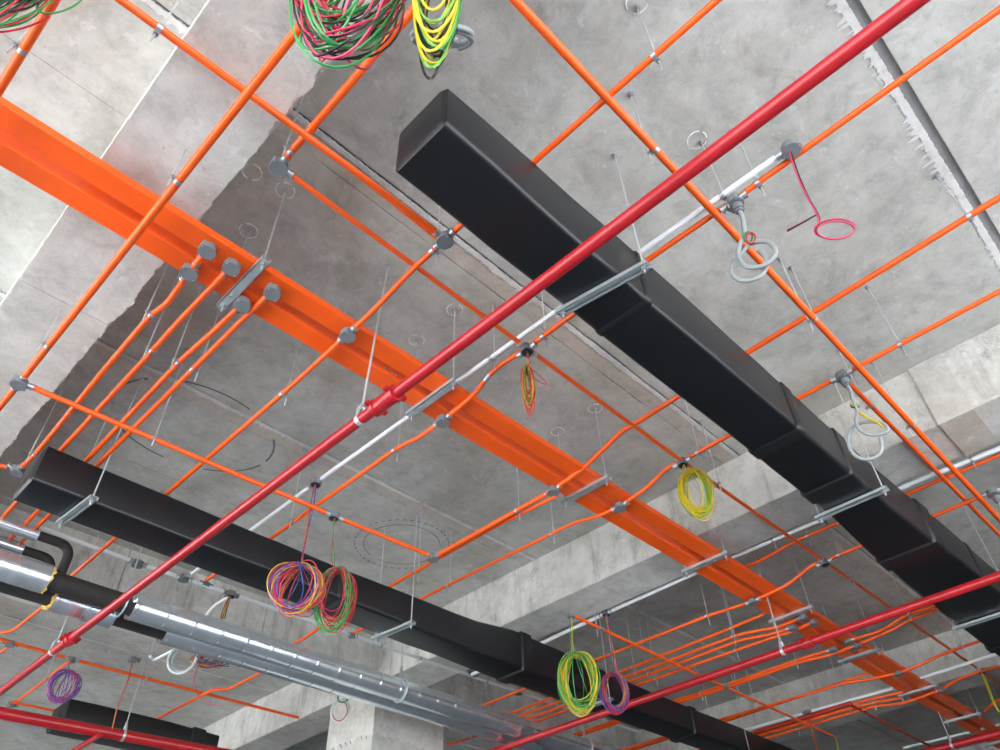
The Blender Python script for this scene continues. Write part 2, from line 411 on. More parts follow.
duct('long black insulated duct crossing the upper right, dented near end', [(0.80, .945, 1.222, 2.335, 2.60), (1.27, .95, 1.222, 2.33, 2.64), (2.0, .945, 1.22, 2.335, 2.67), (3.0, .93, 1.215, 2.335, 2.66),
     (4.06, .92, 1.215, 2.335, 2.65), (4.3, .92, 1.225, 2.33, 2.66), (4.75, .90, 1.25, 2.33, 2.645), (5.3, .868, 1.26, 2.33, 2.62), (6.3, .85, 1.27, 2.335, 2.62), (9.2, .85, 1.27, 2.335, 2.62)],
     None, [(1.95, .05, .006), (3.25, .10, .006), (3.85, .14, .010), (4.95, .16, .012), (5.7, .10, .006), (7.0, .1, .012)])
duct('black insulated duct at lower left running to the bottom edge', [(0.60, 4.0, 4.275, 2.352, 2.59), (2.4, 4.0, 4.275, 2.345, 2.57), (3.9, 4.0, 4.28, 2.33, 2.585), (4.3, 4.0, 4.29, 2.33, 2.635), (4.9, 4.0, 4.29, 2.335, 2.625), (6.2, 4.0, 4.29, 2.34, 2.585), (9.6, 4.0, 4.29, 2.345, 2.6)],
     None, [(2.6, .06, .006), (4.45, .12, .014), (6.9, .1, .012)], 0.925)
duct('short black duct box in the next bay, above the lower left red pipe', [(2.22, 7.6, 7.98, 2.36, 2.58), (3.2, 7.6, 7.98, 2.36, 2.58), (3.72, 7.6, 7.98, 2.36, 2.56)], None, [(3.5, .14, .012)])

# ------------------------------------------------------------------ orange trunking pair and its strut brackets
def trunking(y0, y1, label, tall):
    root = thing('cable_trunking', label, 'trunking', 'orange trunking pair')
    xs = [-2.0]+[PY(q[0], q[1], 2.025).x for q in ((258, 252), (617, 484))]+[6.0, 8.5, 12.0] if y0 < 2.1 else [-2.0]+[PY(q[0], q[1], 2.178).x for q in ((390, 369), (675, 541))]+[6.4, 8.8, 12.0]
    for a, b in zip(xs, xs[1:]):
        bm = bmesh.new(); box(bm, a+0.0001, b-0.0001, y0, y1, Z(2.475), Z(2.475+tall), 0.003); obj('trunking_length', bm, 'tray', root)
    for x in xs[1:-1]:
        bm = bmesh.new(); box(bm, x-0.05, x+0.05, y0-0.0025, y0-0.0003, Z(2.487), Z(2.510)); 
        sp = obj('splice_plate', bm, 'tray', root)
        for dx in (-0.034, -0.012, 0.012, 0.034):
            bm = bmesh.new(); cyl(bm, (x+dx, y0-0.007, Z(2.498)), (x+dx, y0-0.0025, Z(2.498)), 0.0055, 8); obj('bolt', bm, 'zinc', sp)
trunking(2.025, 2.124, 'orange steel trunking, the one nearer the big black duct', 0.038)
trunking(2.178, 2.277, 'orange steel trunking, the one nearer the lower left duct', 0.075)

def rodmesh(bm, x, y, h0, h1=SLAB, r=0.0042): cyl(bm, (x, y, Z(h0)), (x, y, Z(h1)), r, 6)
def nut(bm, x, y, h, r=0.010, t=0.008): cyl(bm, (x, y, Z(h)), (x, y, Z(h)+t), r, 6)
def anchor(root, x, y):
    bm = bmesh.new(); nut(bm, x, y, SLAB-0.016, 0.0095, 0.010); nut(bm, x, y, SLAB-0.006, 0.014, 0.006); obj('anchor_nut', bm, 'zinc', root)
def channel(root, x, ya, yb, h, wd=0.041, dp=0.024, skew=0.0, open_down=False):
    # U-channel strut with its lips turned in
    bm = bmesh.new(); t = 0.003; z0 = Z(h)
    def bar(xa, xb, za, zb):
        vs = box(bm, xa, xb, ya, yb, za, zb)
        for v in vs: v.co.x += skew*(v.co.y-(ya+yb)/2)/(yb-ya)
    bar(x-wd/2, x-wd/2+t, z0, z0+dp); bar(x+wd/2-t, x+wd/2, z0, z0+dp)
    if open_down:
        bar(x-wd/2, x+wd/2, z0+dp-t, z0+dp); bar(x-wd/2, x-wd/2+0.010, z0, z0+t); bar(x+wd/2-0.010, x+wd/2, z0, z0+t)
    else: bar(x-wd/2, x+wd/2, z0, z0+t)
    return obj('channel', bm, 'strut', root)
lab = ['strut bracket under the orange trunking beside the four round boxes', 'strut bracket under the trunking where the white conduit meets it', 'strut bracket under the trunking next to the middle box pair',
       'strut bracket under the trunking in front of the pale beam', 'strut bracket under the trunking just past the pale beam', 'strut bracket under the trunking below the lower right red pipe', 'strut bracket under the trunking with a bright rod passing it',
       'strut bracket near the right end of the trunking', 'strut bracket at the bottom right corner of the photo']
for i, x in enumerate([0.725, 1.805, 3.015, 4.30, 5.50, 6.68, 7.93, 9.08, 10.25]):
    root = thing('trunking_bracket', lab[i], 'bracket', 'trunking brackets')
    xr = x if i != 3 else 4.30
    x = x*0.99
    channel(root, x, 1.965, 2.33, 2.4505)
    for y in (1.99, 2.305):
        top = SLAB if i != 3 else BH
        bm = bmesh.new(); rodmesh(bm, x, y, 2.415, top); obj('threaded_rod', bm, 'rod', root)
        for hh, rr, tt in ((2.440, 0.012, 0.010), (2.478, 0.010, 0.010)):
            bm = bmesh.new(); nut(bm, x, y, hh, rr, tt); obj('nut', bm, 'zinc', root)
        if i != 3: anchor(root, x, y)
    for y in (2.075, 2.228):
        bm = bmesh.new(); cyl(bm, (x-0.004, y, Z(2.445)), (x-0.004, y, Z(2.4505)), 0.007, 8); obj('bolt', bm, 'zinc', root)
dl = [(1.745, .825, 1.255, 2.308, -0.06, 'pale strut bracket carrying the big black duct where the white conduit meets it'), (4.055, .84, 1.275, 2.308, 0.0, 'pale strut bracket under the big black duct below the hanging grey loop'), (6.30, .82, 1.31, 2.308, 0.0, 'pale strut bracket under the big duct at the right edge'),
      (.885, 3.915, 4.30, 2.325, -0.03, 'strut bracket under the left end of the lower left duct'), (3.17, 3.93, 4.34, 2.318, -0.04, 'strut bracket under the middle of the lower left duct'), (5.455, 3.93, 4.35, 2.312, 0.0, 'strut bracket under the lower duct behind the yellow-green coil'), (7.8, 3.93, 4.35, 2.318, 0.0, 'strut bracket under the far end of the lower duct')]
for x, ya, yb, h, sk, lb in dl:
    k = K if ya < 2 else 0.925
    x, ya, yb, h, sk = x*k, ya*k, yb*k, h*k+0.001, sk*k
    root = thing('duct_bracket', lb, 'bracket', 'duct brackets'); channel(root, x, ya, yb, h, 0.041, 0.021, sk, True)
    for y, s in ((ya+0.022, -1), (yb-0.022, 1)):
        xx = x+sk*(y-(ya+yb)/2)/(yb-ya)
        top = BH if 4.08 < xx < 4.5 else SLAB
        bm = bmesh.new(); rodmesh(bm, xx, y, h-0.025, top); obj('threaded_rod', bm, 'rod', root)
        for dz, tt in ((-0.010, 0.010), (0.021, 0.008)):
            bm = bmesh.new(); nut(bm, xx, y, h+dz, 0.011, tt); obj('nut', bm, 'zinc', root)
        if top == SLAB: anchor(root, xx, y)

# ------------------------------------------------------------------ conduits
RUN = {}
def conduit(key, label, pts, r=0.0135, mat='orange', fil=0.07, cat='conduit', group='orange conduits', couplings=()):
    RUN[key] = [Vector(p) for p in pts]
    name = {'orange': 'orange_conduit', 'white': 'white_conduit', 'redthin': 'red_conduit'}[mat]
    o = tube_obj(name, pts, r, mat, None, 10, fil); tag(o, label, cat, group)
    for c in couplings:
        a, d = nearest(key, c); bm = bmesh.new(); cyl(bm, a-d*0.022, a+d*0.022, r+0.0022, 12); obj('coupling', bm, 'zinc' if mat != 'white' else 'white', o, 40)
    return o
def nearest(key, q):
    best = None; pts = RUN[key]
    for a, b in zip(pts, pts[1:]):
        for i in range(201):
            p = a.lerp(b, i/200); u, v = proj(p); d = (u-q[0])**2+(v-q[1])**2
            if best is None or d < best[0]: best = (d, p, (b-a).normalized())
    return best[1], best[2]
def ext(a, b, t): return b+(b-a).normalized()*t
# pieces along Y: constant X; pieces along X: constant Y
Xc3 = 1.21; Yc2 = 1.62; Yc3 = 1.41; YJ = 3.25
a1 = P(20, 382, 2.36); t1 = P(270, 65, 2.40)
conduit('c1', 'thick orange conduit passing under the trunking to the upper left corner coil', [P(-60, 480, 2.36), a1, t1, ext(a1, t1, 0.9)], 0.0155)
j2 = P(279, 166, 2.54)
p = P(0, 88, 2.40); q = P(54, 0, 2.40); conduit('c0', 'thick orange conduit cutting the upper left corner', [ext(q, p, 1.2), ext(p, q, 0.8)], 0.0155)
t = P(418, 5, 2.54); conduit('c1b', 'orange conduit from the upper left box up to the green and red wire coil', [j2, t, ext(j2, t, 0.7)], 0.015)
conduit('c2', 'long thin orange conduit running from the upper left box past three open boxes', [j2]+[PY(*q, Yc2) for q in ((527, 348), (682, 461), (824, 561), (981, 671))]+[Vector((11, Yc2, Z(2.55)))], 0.0115, fil=0.02)
j3 = P(445, 239, 2.51); q = P(121, 0, 2.47); conduit('c3', 'orange conduit from the top edge down to the box left of the big duct', [ext(j3, q, 0.9), q, P(394, 200, 2.505), j3], 0.0135)
q = PY(380, 200, 1.41); conduit('c3x', 'second orange conduit close alongside, joining the box left of the big duct', [P(150, 21, 2.55), P(330, 153, 2.55), P(395, 203.5, 2.545), P(440, 240, 2.535)], 0.011)
X = Xc3
conduit('c3B', 'orange conduit from the top edge under the big duct into the trunking box', [Vector((X, -1.0, Z(2.53))), PX(717, 0, X), PX(534, 162, X), j3, PX(405, 277, X), PX(372, 312, X), P(348, 334, 2.45)], 0.0125)
conduit('c3C', 'orange conduit from the trunking box to the lower left duct and beyond', [P(348, 334, 2.45), PX(297, 381, X), PX(165, 495, X), PX(113, 540, X), Vector((X, 5.5, Z(2.42)))], 0.0125)
for k, (lb, pp, X) in {'p1': ('leftmost of the four parallel orange conduits left of the trunking', [(208, 249), (190, 271), (168, 303), (150, 316), (100, 375), (35, 455), (18, 470)], .52), 'p2': ('second of the four parallel orange conduits, counted from the left', [(232, 266), (180, 320), (155, 348), (62, 449), (16, 503)], .63),
                       'p3': ('third of the four parallel orange conduits, counted from the left', [(243, 303), (215, 330), (182, 359), (85, 462), (38, 511)], .77), 'p4': ('rightmost of the four parallel orange conduits left of the trunking', [(273, 291), (243, 319), (203, 359), (97, 465), (49, 515)], .83)}.items():
    h = [2.45]*2+[2.45]*9
    pts = [P(x, y, 2.45) for x, y in pp]
    if k != 'p1': pts.append(Vector((pts[-1].x, 5.5, pts[-1].z)))
    conduit(k, lb, pts, 0.0135)
conduit('p5', 'short orange conduit reaching the box at the left edge', [P(18, 470, 2.45), P(-30, 458, 2.45)], 0.012)
X = 1.93
conduit('c5a', 'orange conduit from the right edge to the box with the grey flexible loop', [Vector((X, -1.4, Z(2.55))), PX(1000, 9, X), PX(734, 200, X)], 0.0125)
conduit('c5b', 'orange conduit under the big duct between grey loop box and multicolour bundle box', [PX(734, 200, X), PX(646, 261, X), PX(527, 348, X)], 0.0125)
conduit('c5c', 'bent orange conduit from the multicolour bundle box to the trunking box', [PX(527, 348, X), PX(494, 369, X), PX(472, 397, X), P(443, 420, 2.45)], 0.0125, couplings=((489, 379),))
conduit('c5d', 'orange conduit from the trunking box at mid photo to the white conduit', [P(443, 420, 2.45), PX(420, 437, X), PX(397, 448, X), PX(271, 538, X), PX(206, 580, X)], 0.0125)
X = 2.83
conduit('c6', 'orange conduit from the right edge under the big duct, bending into a trunking box', [Vector((X, -1.3, Z(2.64))), PX(1000, 197, X), PX(747, 353, X), PX(633, 425, X), PX(622, 431, X), PX(586, 466, X), P(553, 490, 2.45)], 0.0145, fil=0.09)
conduit('cJ1', 'orange conduit crossing the four parallel ones, from the left box to mid photo', [a1, P(153, 438.5, 2.375), P(334, 516, 2.40), P(434, 557, 2.42)], 0.0135)
conduit('c6c', 'orange conduit from the trunking box to the three-way joint, upper of two', [P(553, 490, 2.45), P(434, 557, 2.42)], 0.015)
X = 2.86
conduit('c6b', 'orange conduit close below its twin, running behind the lower duct', [PX(556, 496, X), PX(490, 529, X), PX(390, 586, X), PX(326, 623, X), PX(303, 639, X), Vector((X, 5.5, Z(2.43)))], 0.0125)
X = 3.25
conduit('c7a', 'orange conduit from the right edge to the box with the upright grey loop', [Vector((X, -1.2, Z(2.54))), PX(1000, 291, X), PX(842, 375, X)], 0.0125)
conduit('c7b', 'orange conduit behind the big duct to the yellow coil box', [PX(842, 375, X), PX(728, 436, X), PX(682, 461, X)], 0.0125)
conduit('c7c', 'bent orange conduit from the yellow coil box to the trunking', [PX(682, 461, X), PX(668, 467, X), PX(646, 489, X), P(620, 506, 2.45)], 0.0125)
conduit('c7d', 'wavy orange conduit leaving the trunking past the pale beam to the lower duct', [P(620, 506, 2.45), PX(602, 515, X), PX(573, 523, X), PX(551, 534, X), PX(448, 585, X), PX(352, 634, X)], 0.0115)
Y = 0.55
conduit('c8', 'thick orange conduit crossing the whole upper right, over the red pipe', [Vector((-1.0, Y, Z(2.5))), PY(515, 0, Y), PY(815, 320, Y), PY(1000, 520, Y), Vector((9, Y, Z(2.5)))], 0.016)
p = P(842, 376, 2.55); conduit('c9', 'orange conduit from the upright grey loop box to the right edge', [p, P(1000, 535.5, 2.58), Vector((9.0, P(1000, 535.5, 2.58).y, Z(2.6)))], 0.0135)
p1 = PX(1000, 454.5, 4.72); X = 4.72
conduit('c10', 'orange conduit just below the white one behind the big duct, bending to the trunking', [Vector((X, -1.0, p1.z)), p1, PX(838, 523, X), PX(795, 541, X), PX(778, 551, X), PX(755, 563, X), P(728, 574, 2.575)], 0.0125)
X = 4.99
conduit('c11a', 'orange conduit from the far right round box to the open box below the pale beam', [Vector((X, -0.8, Z(2.54))), PX(992, 492, X), PX(824, 561, X)], 0.0125)
conduit('c11b', 'bent orange conduit from the open box down to the trunking beyond the beam', [PX(824, 561, X), PX(812, 565, X), PX(788, 585, X), P(753, 601, 2.45)], 0.0125)
conduit('c11c', 'orange conduit from the trunking box crossing behind the two hanging coils', [P(753, 601, 2.45), PX(720, 612, X), PX(707, 616, X), PX(591, 662, X), Vector((X, 5.5, Z(2.46)))], 0.0125)
def farrun(key, lb, px, h, rr=0.0125, tail=None):
    pts = [P(*q[:2], q[2] if len(q) > 2 else h) for q in px]
    if tail: pts.append(Vector((pts[-1].x, tail, pts[-1].z)))
    conduit(key, lb, pts, rr)
farrun('g0', 'topmost of four orange conduits side by side beyond the pale beam', [(764, 614), (731, 628), (618, 673)], 2.47, 0.0125, 5.5)
farrun('g1', 'second of four orange conduits side by side beyond the pale beam', [(803, 617), (779, 627), (740, 634), (628, 676)], 2.45, 0.013, 5.5)
farrun('g2', 'third of four orange conduits side by side beyond the pale beam', [(793, 627), (772, 634), (757, 637), (740, 640), (634, 680)], 2.44, 0.013, 5.5)
farrun('g3', 'lowest of four orange conduits side by side beyond the pale beam', [(813, 622), (796, 630), (762, 641), (643, 683)], 2.43, 0.013, 5.5)
farrun('h1', 'orange conduit below the red pipe from trunking to big duct, upper of two', [(848, 641), (881, 631), (906, 615, 2.5), (938, 605, 2.54), (1000, 582, 2.54)], 2.47)
farrun('h2', 'orange conduit below the red pipe from trunking to big duct, lower of two', [(854, 646), (890, 631), (909, 620, 2.5), (938, 609, 2.54), (1000, 586, 2.54)], 2.46)
farrun('h3', 'orange conduit left of the trunking under the red pipe, upper of two', [(833, 649), (800, 659), (729, 684), (680, 699)], 2.46, 0.0125, 5.5)
farrun('h4', 'orange conduit left of the trunking under the red pipe, lower of two', [(854, 646), (830, 655), (800, 662), (729, 687), (683, 701)], 2.44, 0.0125, 5.5)
farrun('i1', 'bent orange conduit across the darker beam, right of the trunking', [(898, 673), (920, 665), (940, 655, 2.5), (962, 647, 2.54), (1000, 634, 2.54)], 2.46)
farrun('i2', 'orange conduit across the darker beam, left of the trunking', [(898, 673), (877, 678), (845, 683), (729, 717)], 2.46, 0.0125, 5.5)
farrun('i3', 'orange conduit hugging the one across the darker beam', [(868, 673), (840, 683), (729, 720)], 2.48, 0.0125, 5.5)
farrun('k1', 'red-orange conduit from the far yellow wire box to the trunking', [(981, 671), (959, 679), (940, 690)], 2.47)
farrun('k1b', 'red-orange conduit from the far yellow wire box to the right edge', [(981, 671), (1000, 666.5), (1040, 655)], 2.52)
farrun('k2', 'orange conduit beneath the last white conduit, upper of three', [(903, 692), (870, 699), (772, 729)], 2.46, 0.0125, 5.3)
farrun('k3', 'orange conduit beneath the last white conduit, middle of three', [(901, 698), (876, 702), (840, 711), (772, 732)], 2.45, 0.013, 5.3)
farrun('k4', 'orange conduit beneath the last white conduit, lowest of three', [(940, 690), (905, 703), (876, 706), (840, 716), (778, 735)], 2.44, 0.0125, 5.3)
farrun('k5', 'short orange conduit near the right end of the trunking', [(985, 711), (994, 703), (1010, 694)], 2.47)
conduit('c18', 'orange conduit from the yellow-green coil box to the bottom edge', [P(572, 615, 2.41), P(700, 675.5, 2.40), P(833, 736, 2.40)], 0.0125, couplings=((601, 630),))
conduit('c17', 'dark red thin conduit low at bottom right', [P(850, 704.5, 2.44), P(924, 743, 2.44), P(960, 760, 2.44)], 0.014, 'redthin', group='red conduits')
conduit('c17b', 'dark red pipe hugging the white conduit over the darker beam', [P(851, 703, 2.46), P(770, 728, 2.46), P(700, 748, 2.46)], 0.02, 'redthin', group='red conduits')
# next bay, lower left
conduit('c19', 'orange conduit across the lower left, beyond the clad pipes', [P(-60, 622, 2.6), P(0, 639, 2.6), P(71.5, 659, 2.6), P(329, 725.5, 2.6), P(420, 748, 2.6)], 0.0135)
conduit('c20', 'bent orange conduit at the left edge below the clad pipes', [P(60, 594, 2.58), P(44, 606, 2.58), P(12, 631.5, 2.58), P(-20, 634, 2.58)], 0.0125)
conduit('c21', 'orange conduit from the purple coil box to the left corner', [P(71, 660, 2.58), P(11, 706, 2.58), P(-20, 730, 2.58)], 0.012)
conduit('c22', 'short red-orange conduit left of the small black duct', [P(12, 702, 2.56), P(60, 712, 2.56), P(120, 724, 2.56)], 0.011)
conduit('c23', 'kinked orange conduit right of the small black duct', [P(285, 660, 2.55), P(258, 674, 2.55), P(229, 689, 2.55), P(213, 689.5, 2.55), P(199, 697, 2.55), P(120, 738, 2.55)], 0.0135, fil=0.04)
conduit('c24', 'orange conduit ending at the conduit box on the left edge', [P(11, 645, 2.6), P(-40, 682, 2.6)], 0.012)
conduit('c25', 'short orange conduit peeping out below the clad pipes near the column', [P(446, 744, 2.5), P(456, 743, 2.5), P(490, 731, 2.5)], 0.012)
# white
X = 1.88
conduit('w1', 'white conduit running beside the red pipe from the pink wire box to the trunking', [PX(788, 149, X), PX(555, 312, X), PX(318, 481, X)], 0.0125, 'white', group='white conduits')
conduit('w1b', 'white conduit from the striped wire box to the lower duct', [PX(314, 484, X), PX(251, 530, X), PX(186, 578, X)], 0.0125, 'white', group='white conduits')
conduit('w2', 'white conduit along the pale middle beam', [Vector((4.64, -1.2, Z(2.6))), P(1000, 448, 2.6), P(838, 512, 2.6), P(700, 571, 2.6), P(607, 612.5, 2.6), P(544, 642, 2.58), P(472, 674.5, 2.535)], 0.016, 'white', fil=0.02, group='white conduits', couplings=((904, 483),))
Y = 4.76
conduit('w3', 'long pale conduit above the clad pipes', [PY(43, 528.6, Y), PY(138, 563, Y), PY(231, 594, Y), PY(510, 689, Y), PY(640, 733, Y)], 0.0135, 'white', fil=0.02, group='white conduits')
conduit('w3b', 'short bent white conduit below the box with cut wires', [P(229, 597, 2.5), P(215, 605, 2.48), P(207, 614, 2.45), P(203, 622, 2.43)], 0.0115, 'white', group='white conduits')
conduit('w4', 'white conduit above the darker beam, right of the trunking', [P(920, 678, 2.5), P(1000, 653, 2.5)], 0.014, 'white', group='white conduits')
conduit('w4b', 'white conduit above the darker beam, left of the trunking', [P(893, 688, 2.5), P(752, 728, 2.5), P(700, 743, 2.5)], 0.014, 'white', group='white conduits')
conduit('w5', 'last white conduit low at bottom right', [P(903, 748, 2.5), P(970, 732, 2.5), P(1000, 724, 2.5)], 0.013, 'white', group='white conduits')
conduit('w6', 'white conduit stub leaving the clad pipes near the white coil', [P(178, 648, 2.5), P(154, 660, 2.5), P(150, 656.5, 2.5)], 0.012, 'white', fil=0.02, group='white conduits')

# ------------------------------------------------------------------ junction boxes
def mesh_of(fn):
    bm = bmesh.new(); fn(bm); bmesh.ops.recalc_face_normals(bm, faces=bm.faces[:]); me = bpy.data.meshes.new('part'); bm.to_mesh(me); bm.free(); return me
def lid_outline(n=40, r=0.0365):
    out = []
    for i in range(n):
        a = 2*math.pi*i/n; e = 0
        for c in (0.6, 0.6+math.pi):
            d = abs((a-c+math.pi) % (2*math.pi)-math.pi)
            if d < 0.36: e = max(e, 0.0065*math.cos(d/0.36*math.pi/2))
        out.append(Vector(((r+e)*math.cos(a), (r+e)*math.sin(a), 0)))
    return out
def f_lid(bm):
    o = lid_outline(); lo = [bm.verts.new(v*0.96+Vector((0, 0, -0.0235))) for v in o]; md = [bm.verts.new(v+Vector((0, 0, -0.022))) for v in o]; hi = [bm.verts.new(v+Vector((0, 0, -0.0185))) for v in o]
    bm.faces.new(lo); bm.faces.new(hi)
    for A, B in ((lo, md), (md, hi)):
        for i in range(len(o)): bm.faces.new((A[i], A[(i+1) % len(o)], B[(i+1) % len(o)], B[i]))
def f_body(bm):
    o = lid_outline(r=0.0345); lo = [bm.verts.new(v+Vector((0, 0, -0.0185))) for v in o]; hi = [bm.verts.new(v*0.97+Vector((0, 0, 0.010))) for v in o]
    bm.faces.new(lo); bm.faces.new(hi)
    for i in range(len(o)): bm.faces.new((lo[i], lo[(i+1) % len(o)], hi[(i+1) % len(o)], hi[i]))
def f_open(bm):
    o = lid_outline(r=0.033)
    r = [[bm.verts.new(v*s+Vector((0, 0, z))) for v in o] for s, z in ((0.97, 0.016), (1, -0.0205), (0.84, -0.0205), (0.82, 0.008))]
    for A, B in zip(r, r[1:]):
        for i in range(len(o)): bm.faces.new((A[i], A[(i+1) % len(o)], B[(i+1) % len(o)], B[i]))
    bm.faces.new(r[0])
def f_shade_disc(bm):
    o = lid_outline(r=0.0272); bm.faces.new([bm.verts.new(v*0.98+Vector((0, 0, -0.0170))) for v in o]); bm.faces.new([bm.verts.new(v*0.98+Vector((0, 0, -0.0145))) for v in o])  # disc just inside the rim, painted as the shade of the open box
def f_screw(bm): cyl(bm, (0, 0, -0.0265), (0, 0, -0.0235), 0.0042, 8)
def f_spigot(bm): cyl(bm, (0.030, 0, 0), (0.052, 0, 0), 0.0155, 12); cyl(bm, (0.050, 0, 0), (0.058, 0, 0), 0.0185, 12)
ML, MB_, MO, MH, MS, MP = [mesh_of(f) for f in (f_lid, f_body, f_open, f_shade_disc, f_screw, f_spigot)]
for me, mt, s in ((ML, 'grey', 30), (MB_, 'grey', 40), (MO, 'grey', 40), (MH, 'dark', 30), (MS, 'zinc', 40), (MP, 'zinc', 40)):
    me.materials.append(M[mt])
    for p in me.polygons: p.use_smooth = True
    me.set_sharp_from_angle(angle=math.radians(s))
MPG = MP.copy(); MPG.materials.clear(); MPG.materials.append(M['grey'])
def jbox(label, p, dirs, is_open=False, rot=0.0, zs=True, scale=1.0):
    e = thing('junction_box', label, 'junction box', 'round junction boxes', p); e.rotation_euler = (0, 0, rot); e.scale = (scale,)*3
    def kid(nm, me, par=e, loc=(0, 0, 0), rz=0.0):
        o = bpy.data.objects.new(nm, me); COL.objects.link(o); o.parent = par; o.location = loc; o.rotation_euler = (0, 0, rz); return o
    if is_open: kid('body', MO); kid('shade_disc', MH)
    else:
        kid('body', MB_); l = kid('lid', ML)
        for c in (0.6, 0.6+math.pi): kid('screw', MS, l, (0.0335*math.cos(c), 0.0335*math.sin(c), 0))
    for d in dirs: kid('spigot', MP if zs else MPG, e, (0, 0, 0), math.radians(d)-rot)
    return Vector(p)
BX = {}
def J(key, label, q, h, dirs, is_open=False, rot=0.0, dz=0.0, zs=True, scale=1.0):
    p = q if isinstance(q, Vector) else P(q[0], q[1], h); BX[key] = Vector(p); jbox(label, (p.x, p.y, p.z+dz), dirs, is_open, rot, zs, scale)
J('j1', 'grey round box at far left where the crossing conduit starts', (20, 382), 2.36, [0, 90, -90])
J('j2', 'grey round box at upper left below the thick conduit end', (279, 166), 2.54, [0, -90])
J('j3', 'grey round box left of the big black duct', (445, 239), 2.51, [180, 90, -90], rot=0.5)
J('j4', 'grey round box alone on the trunking, left of the red pipe', (348, 334), 2.45, [90, -90], rot=0.3)
J('p1a', 'topmost grey round box of the cluster on the trunking', (208, 249), 2.46, [90], zs=False)
J('p1b', 'grey round box at the lower left trunking edge', (190, 271), 2.455, [90, -90], rot=-0.1)
J('p2', 'grey round box of the cluster just left of the strut bracket', (232, 266), 2.455, [90], zs=False)
J('p3', 'grey round box half behind the strut bracket', (243, 303), 2.455, [90], zs=False)
J('p4', 'grey round box of the cluster right of the strut bracket', (273, 291), 2.455, [90], zs=False)
J('p1e', 'grey box by the upper end of the lower left duct', (18, 470), 2.45, [-90, 180])
J('j5', 'open box with the short multicolour wire bundle', PX(527, 348, 1.93), 0, [0, 90, 180, -90], True, dz=-0.012)
J('j8', 'round box holding the upper grey flexible loop', PX(734, 202, 1.93), 0, [90, -90])
J('j9', 'grey round box on the trunking right of the red pipe', (443, 420), 2.45, [90, -90], rot=0.3)
J('j7', 'open box with red and green wires hanging from the crossing conduit', (334, 516), 2.40, [0, 180], True)
J('j6', 'grey three-way box where the crossing conduit ends', (433, 557), 2.42, [180, -90])
J('j11', 'grey round box on the trunking where two conduits leave', (553, 490), 2.45, [90, -90], rot=0.2)
J('j12', 'round box holding the upright grey flexible loop', PX(842, 375.5, 3.25), 0, [0, 90, -90])
J('j13', 'open box with the yellow wire coil', PX(682, 461, 3.25), 0, [0, 90, 180, -90], True, dz=-0.012)
J('j14', 'grey round box on the trunking left of the yellow coil', (620, 506), 2.45, [90, -90], rot=0.2)
J('j10', 'open box below the pale beam where two conduits cross', PX(824, 561, 4.99), 0, [0, 90, 180, -90], True, dz=-0.012)
J('j15', 'grey round box on the trunking beyond the pale beam', (753, 601), 2.45, [90, -90])
J('jr', 'grey round box near the right edge with dangling flexible tail', PX(992, 492, 4.99), 0, [90, -90], rot=0.4)
J('g1', 'grey box tucked under the fifth strut bracket', (803, 617), 2.45, [90], zs=False)
J('g2', 'grey box beside the hanging rod of the lower right red pipe', (793, 627), 2.44, [90])
J('g3', 'grey box on the trunking just above the red pipe coupling', (813, 622), 2.44, [90])
J('h1', 'grey box on the trunking right of the red pipe, upper one', (848, 641), 2.47, [-90])
J('h3', 'grey box on the trunking below the red coupling', (833, 649), 2.46, [90])
J('h2', 'grey box on the trunking below the red pipe, lower right one', (854, 646), 2.45, [90, -90], zs=False)
J('i1', 'grey box on the trunking over the darker beam', (898.5, 673), 2.46, [90, -90])
J('k1', 'grey box behind the strut bracket near the bright rod', (940, 690), 2.46, [90, -90], zs=False)
J('k2', 'open box with the yellow wires at far right', (981, 671), 2.53, [0, 90, 180, -90], True)
J('w1', 'round box at the upper end of the white conduit with pink wire', PX(790, 148, 1.88), 0, [90], rot=0.9)
J('w1b', 'open box on the white conduit with striped wires', PX(316, 482.5, 1.88), 0, [90, -90], True)
J('w2', 'open box on the white conduit along the pale beam with purple wires', (606, 613), 2.60, [90, -90], True, zs=False)
J('w3a', 'grey box on the pale conduit left of the red pipe', PY(138, 563, 4.76), 0, [0, 180])
J('w3b', 'grey box on the pale conduit right of the red pipe', PY(184, 577.5, 4.76), 0, [0, 180, -90])
J('w3c', 'open box on the pale conduit with cut wire tails', PY(231, 594, 4.76), 0, [0, 180, 90], True, zs=False)
J('w3d', 'small grey box on the pale conduit with a rod tail', PY(206, 584, 4.76), 0, [0, 180], zs=False, scale=.8)
J('w3e', 'small grey box on the pale conduit near mid duct', PY(352, 635, 4.76), 0, [0, 180], zs=False, scale=.8)
J('w3f', 'dark grey box on the pale conduit beyond the beam corner', PY(472, 674.5, 4.76), 0, [0, 180], zs=False)
J('w3g', 'small box on the pale conduit below the duct near the red pipe', PY(518, 692.5, 4.76), 0, [0, 180], zs=False, scale=.8)
J('y1', 'small metal box holding the yellow-green coil', (571, 615), 2.41, [0], scale=0.8)
J('c18', 'small box on the conduit above the darker beam', (726, 686), 2.40, [0, 180], scale=.7)
J('l1', 'grey box with the purple wire coil at lower left', (71.5, 659), 2.6, [0, 180, 90])
J('l2', 'grey box on the conduit at the left edge', (11, 643), 2.6, [0, 180, 90], zs=False)
J('l3', 'grey box on the orange conduit just above the lower left red pipe', (12, 704), 2.57, [90, -90, 0])
J('l4', 'grey box with dangling orange and purple wires above the small duct', (133, 659), 2.6, [0], zs=False)

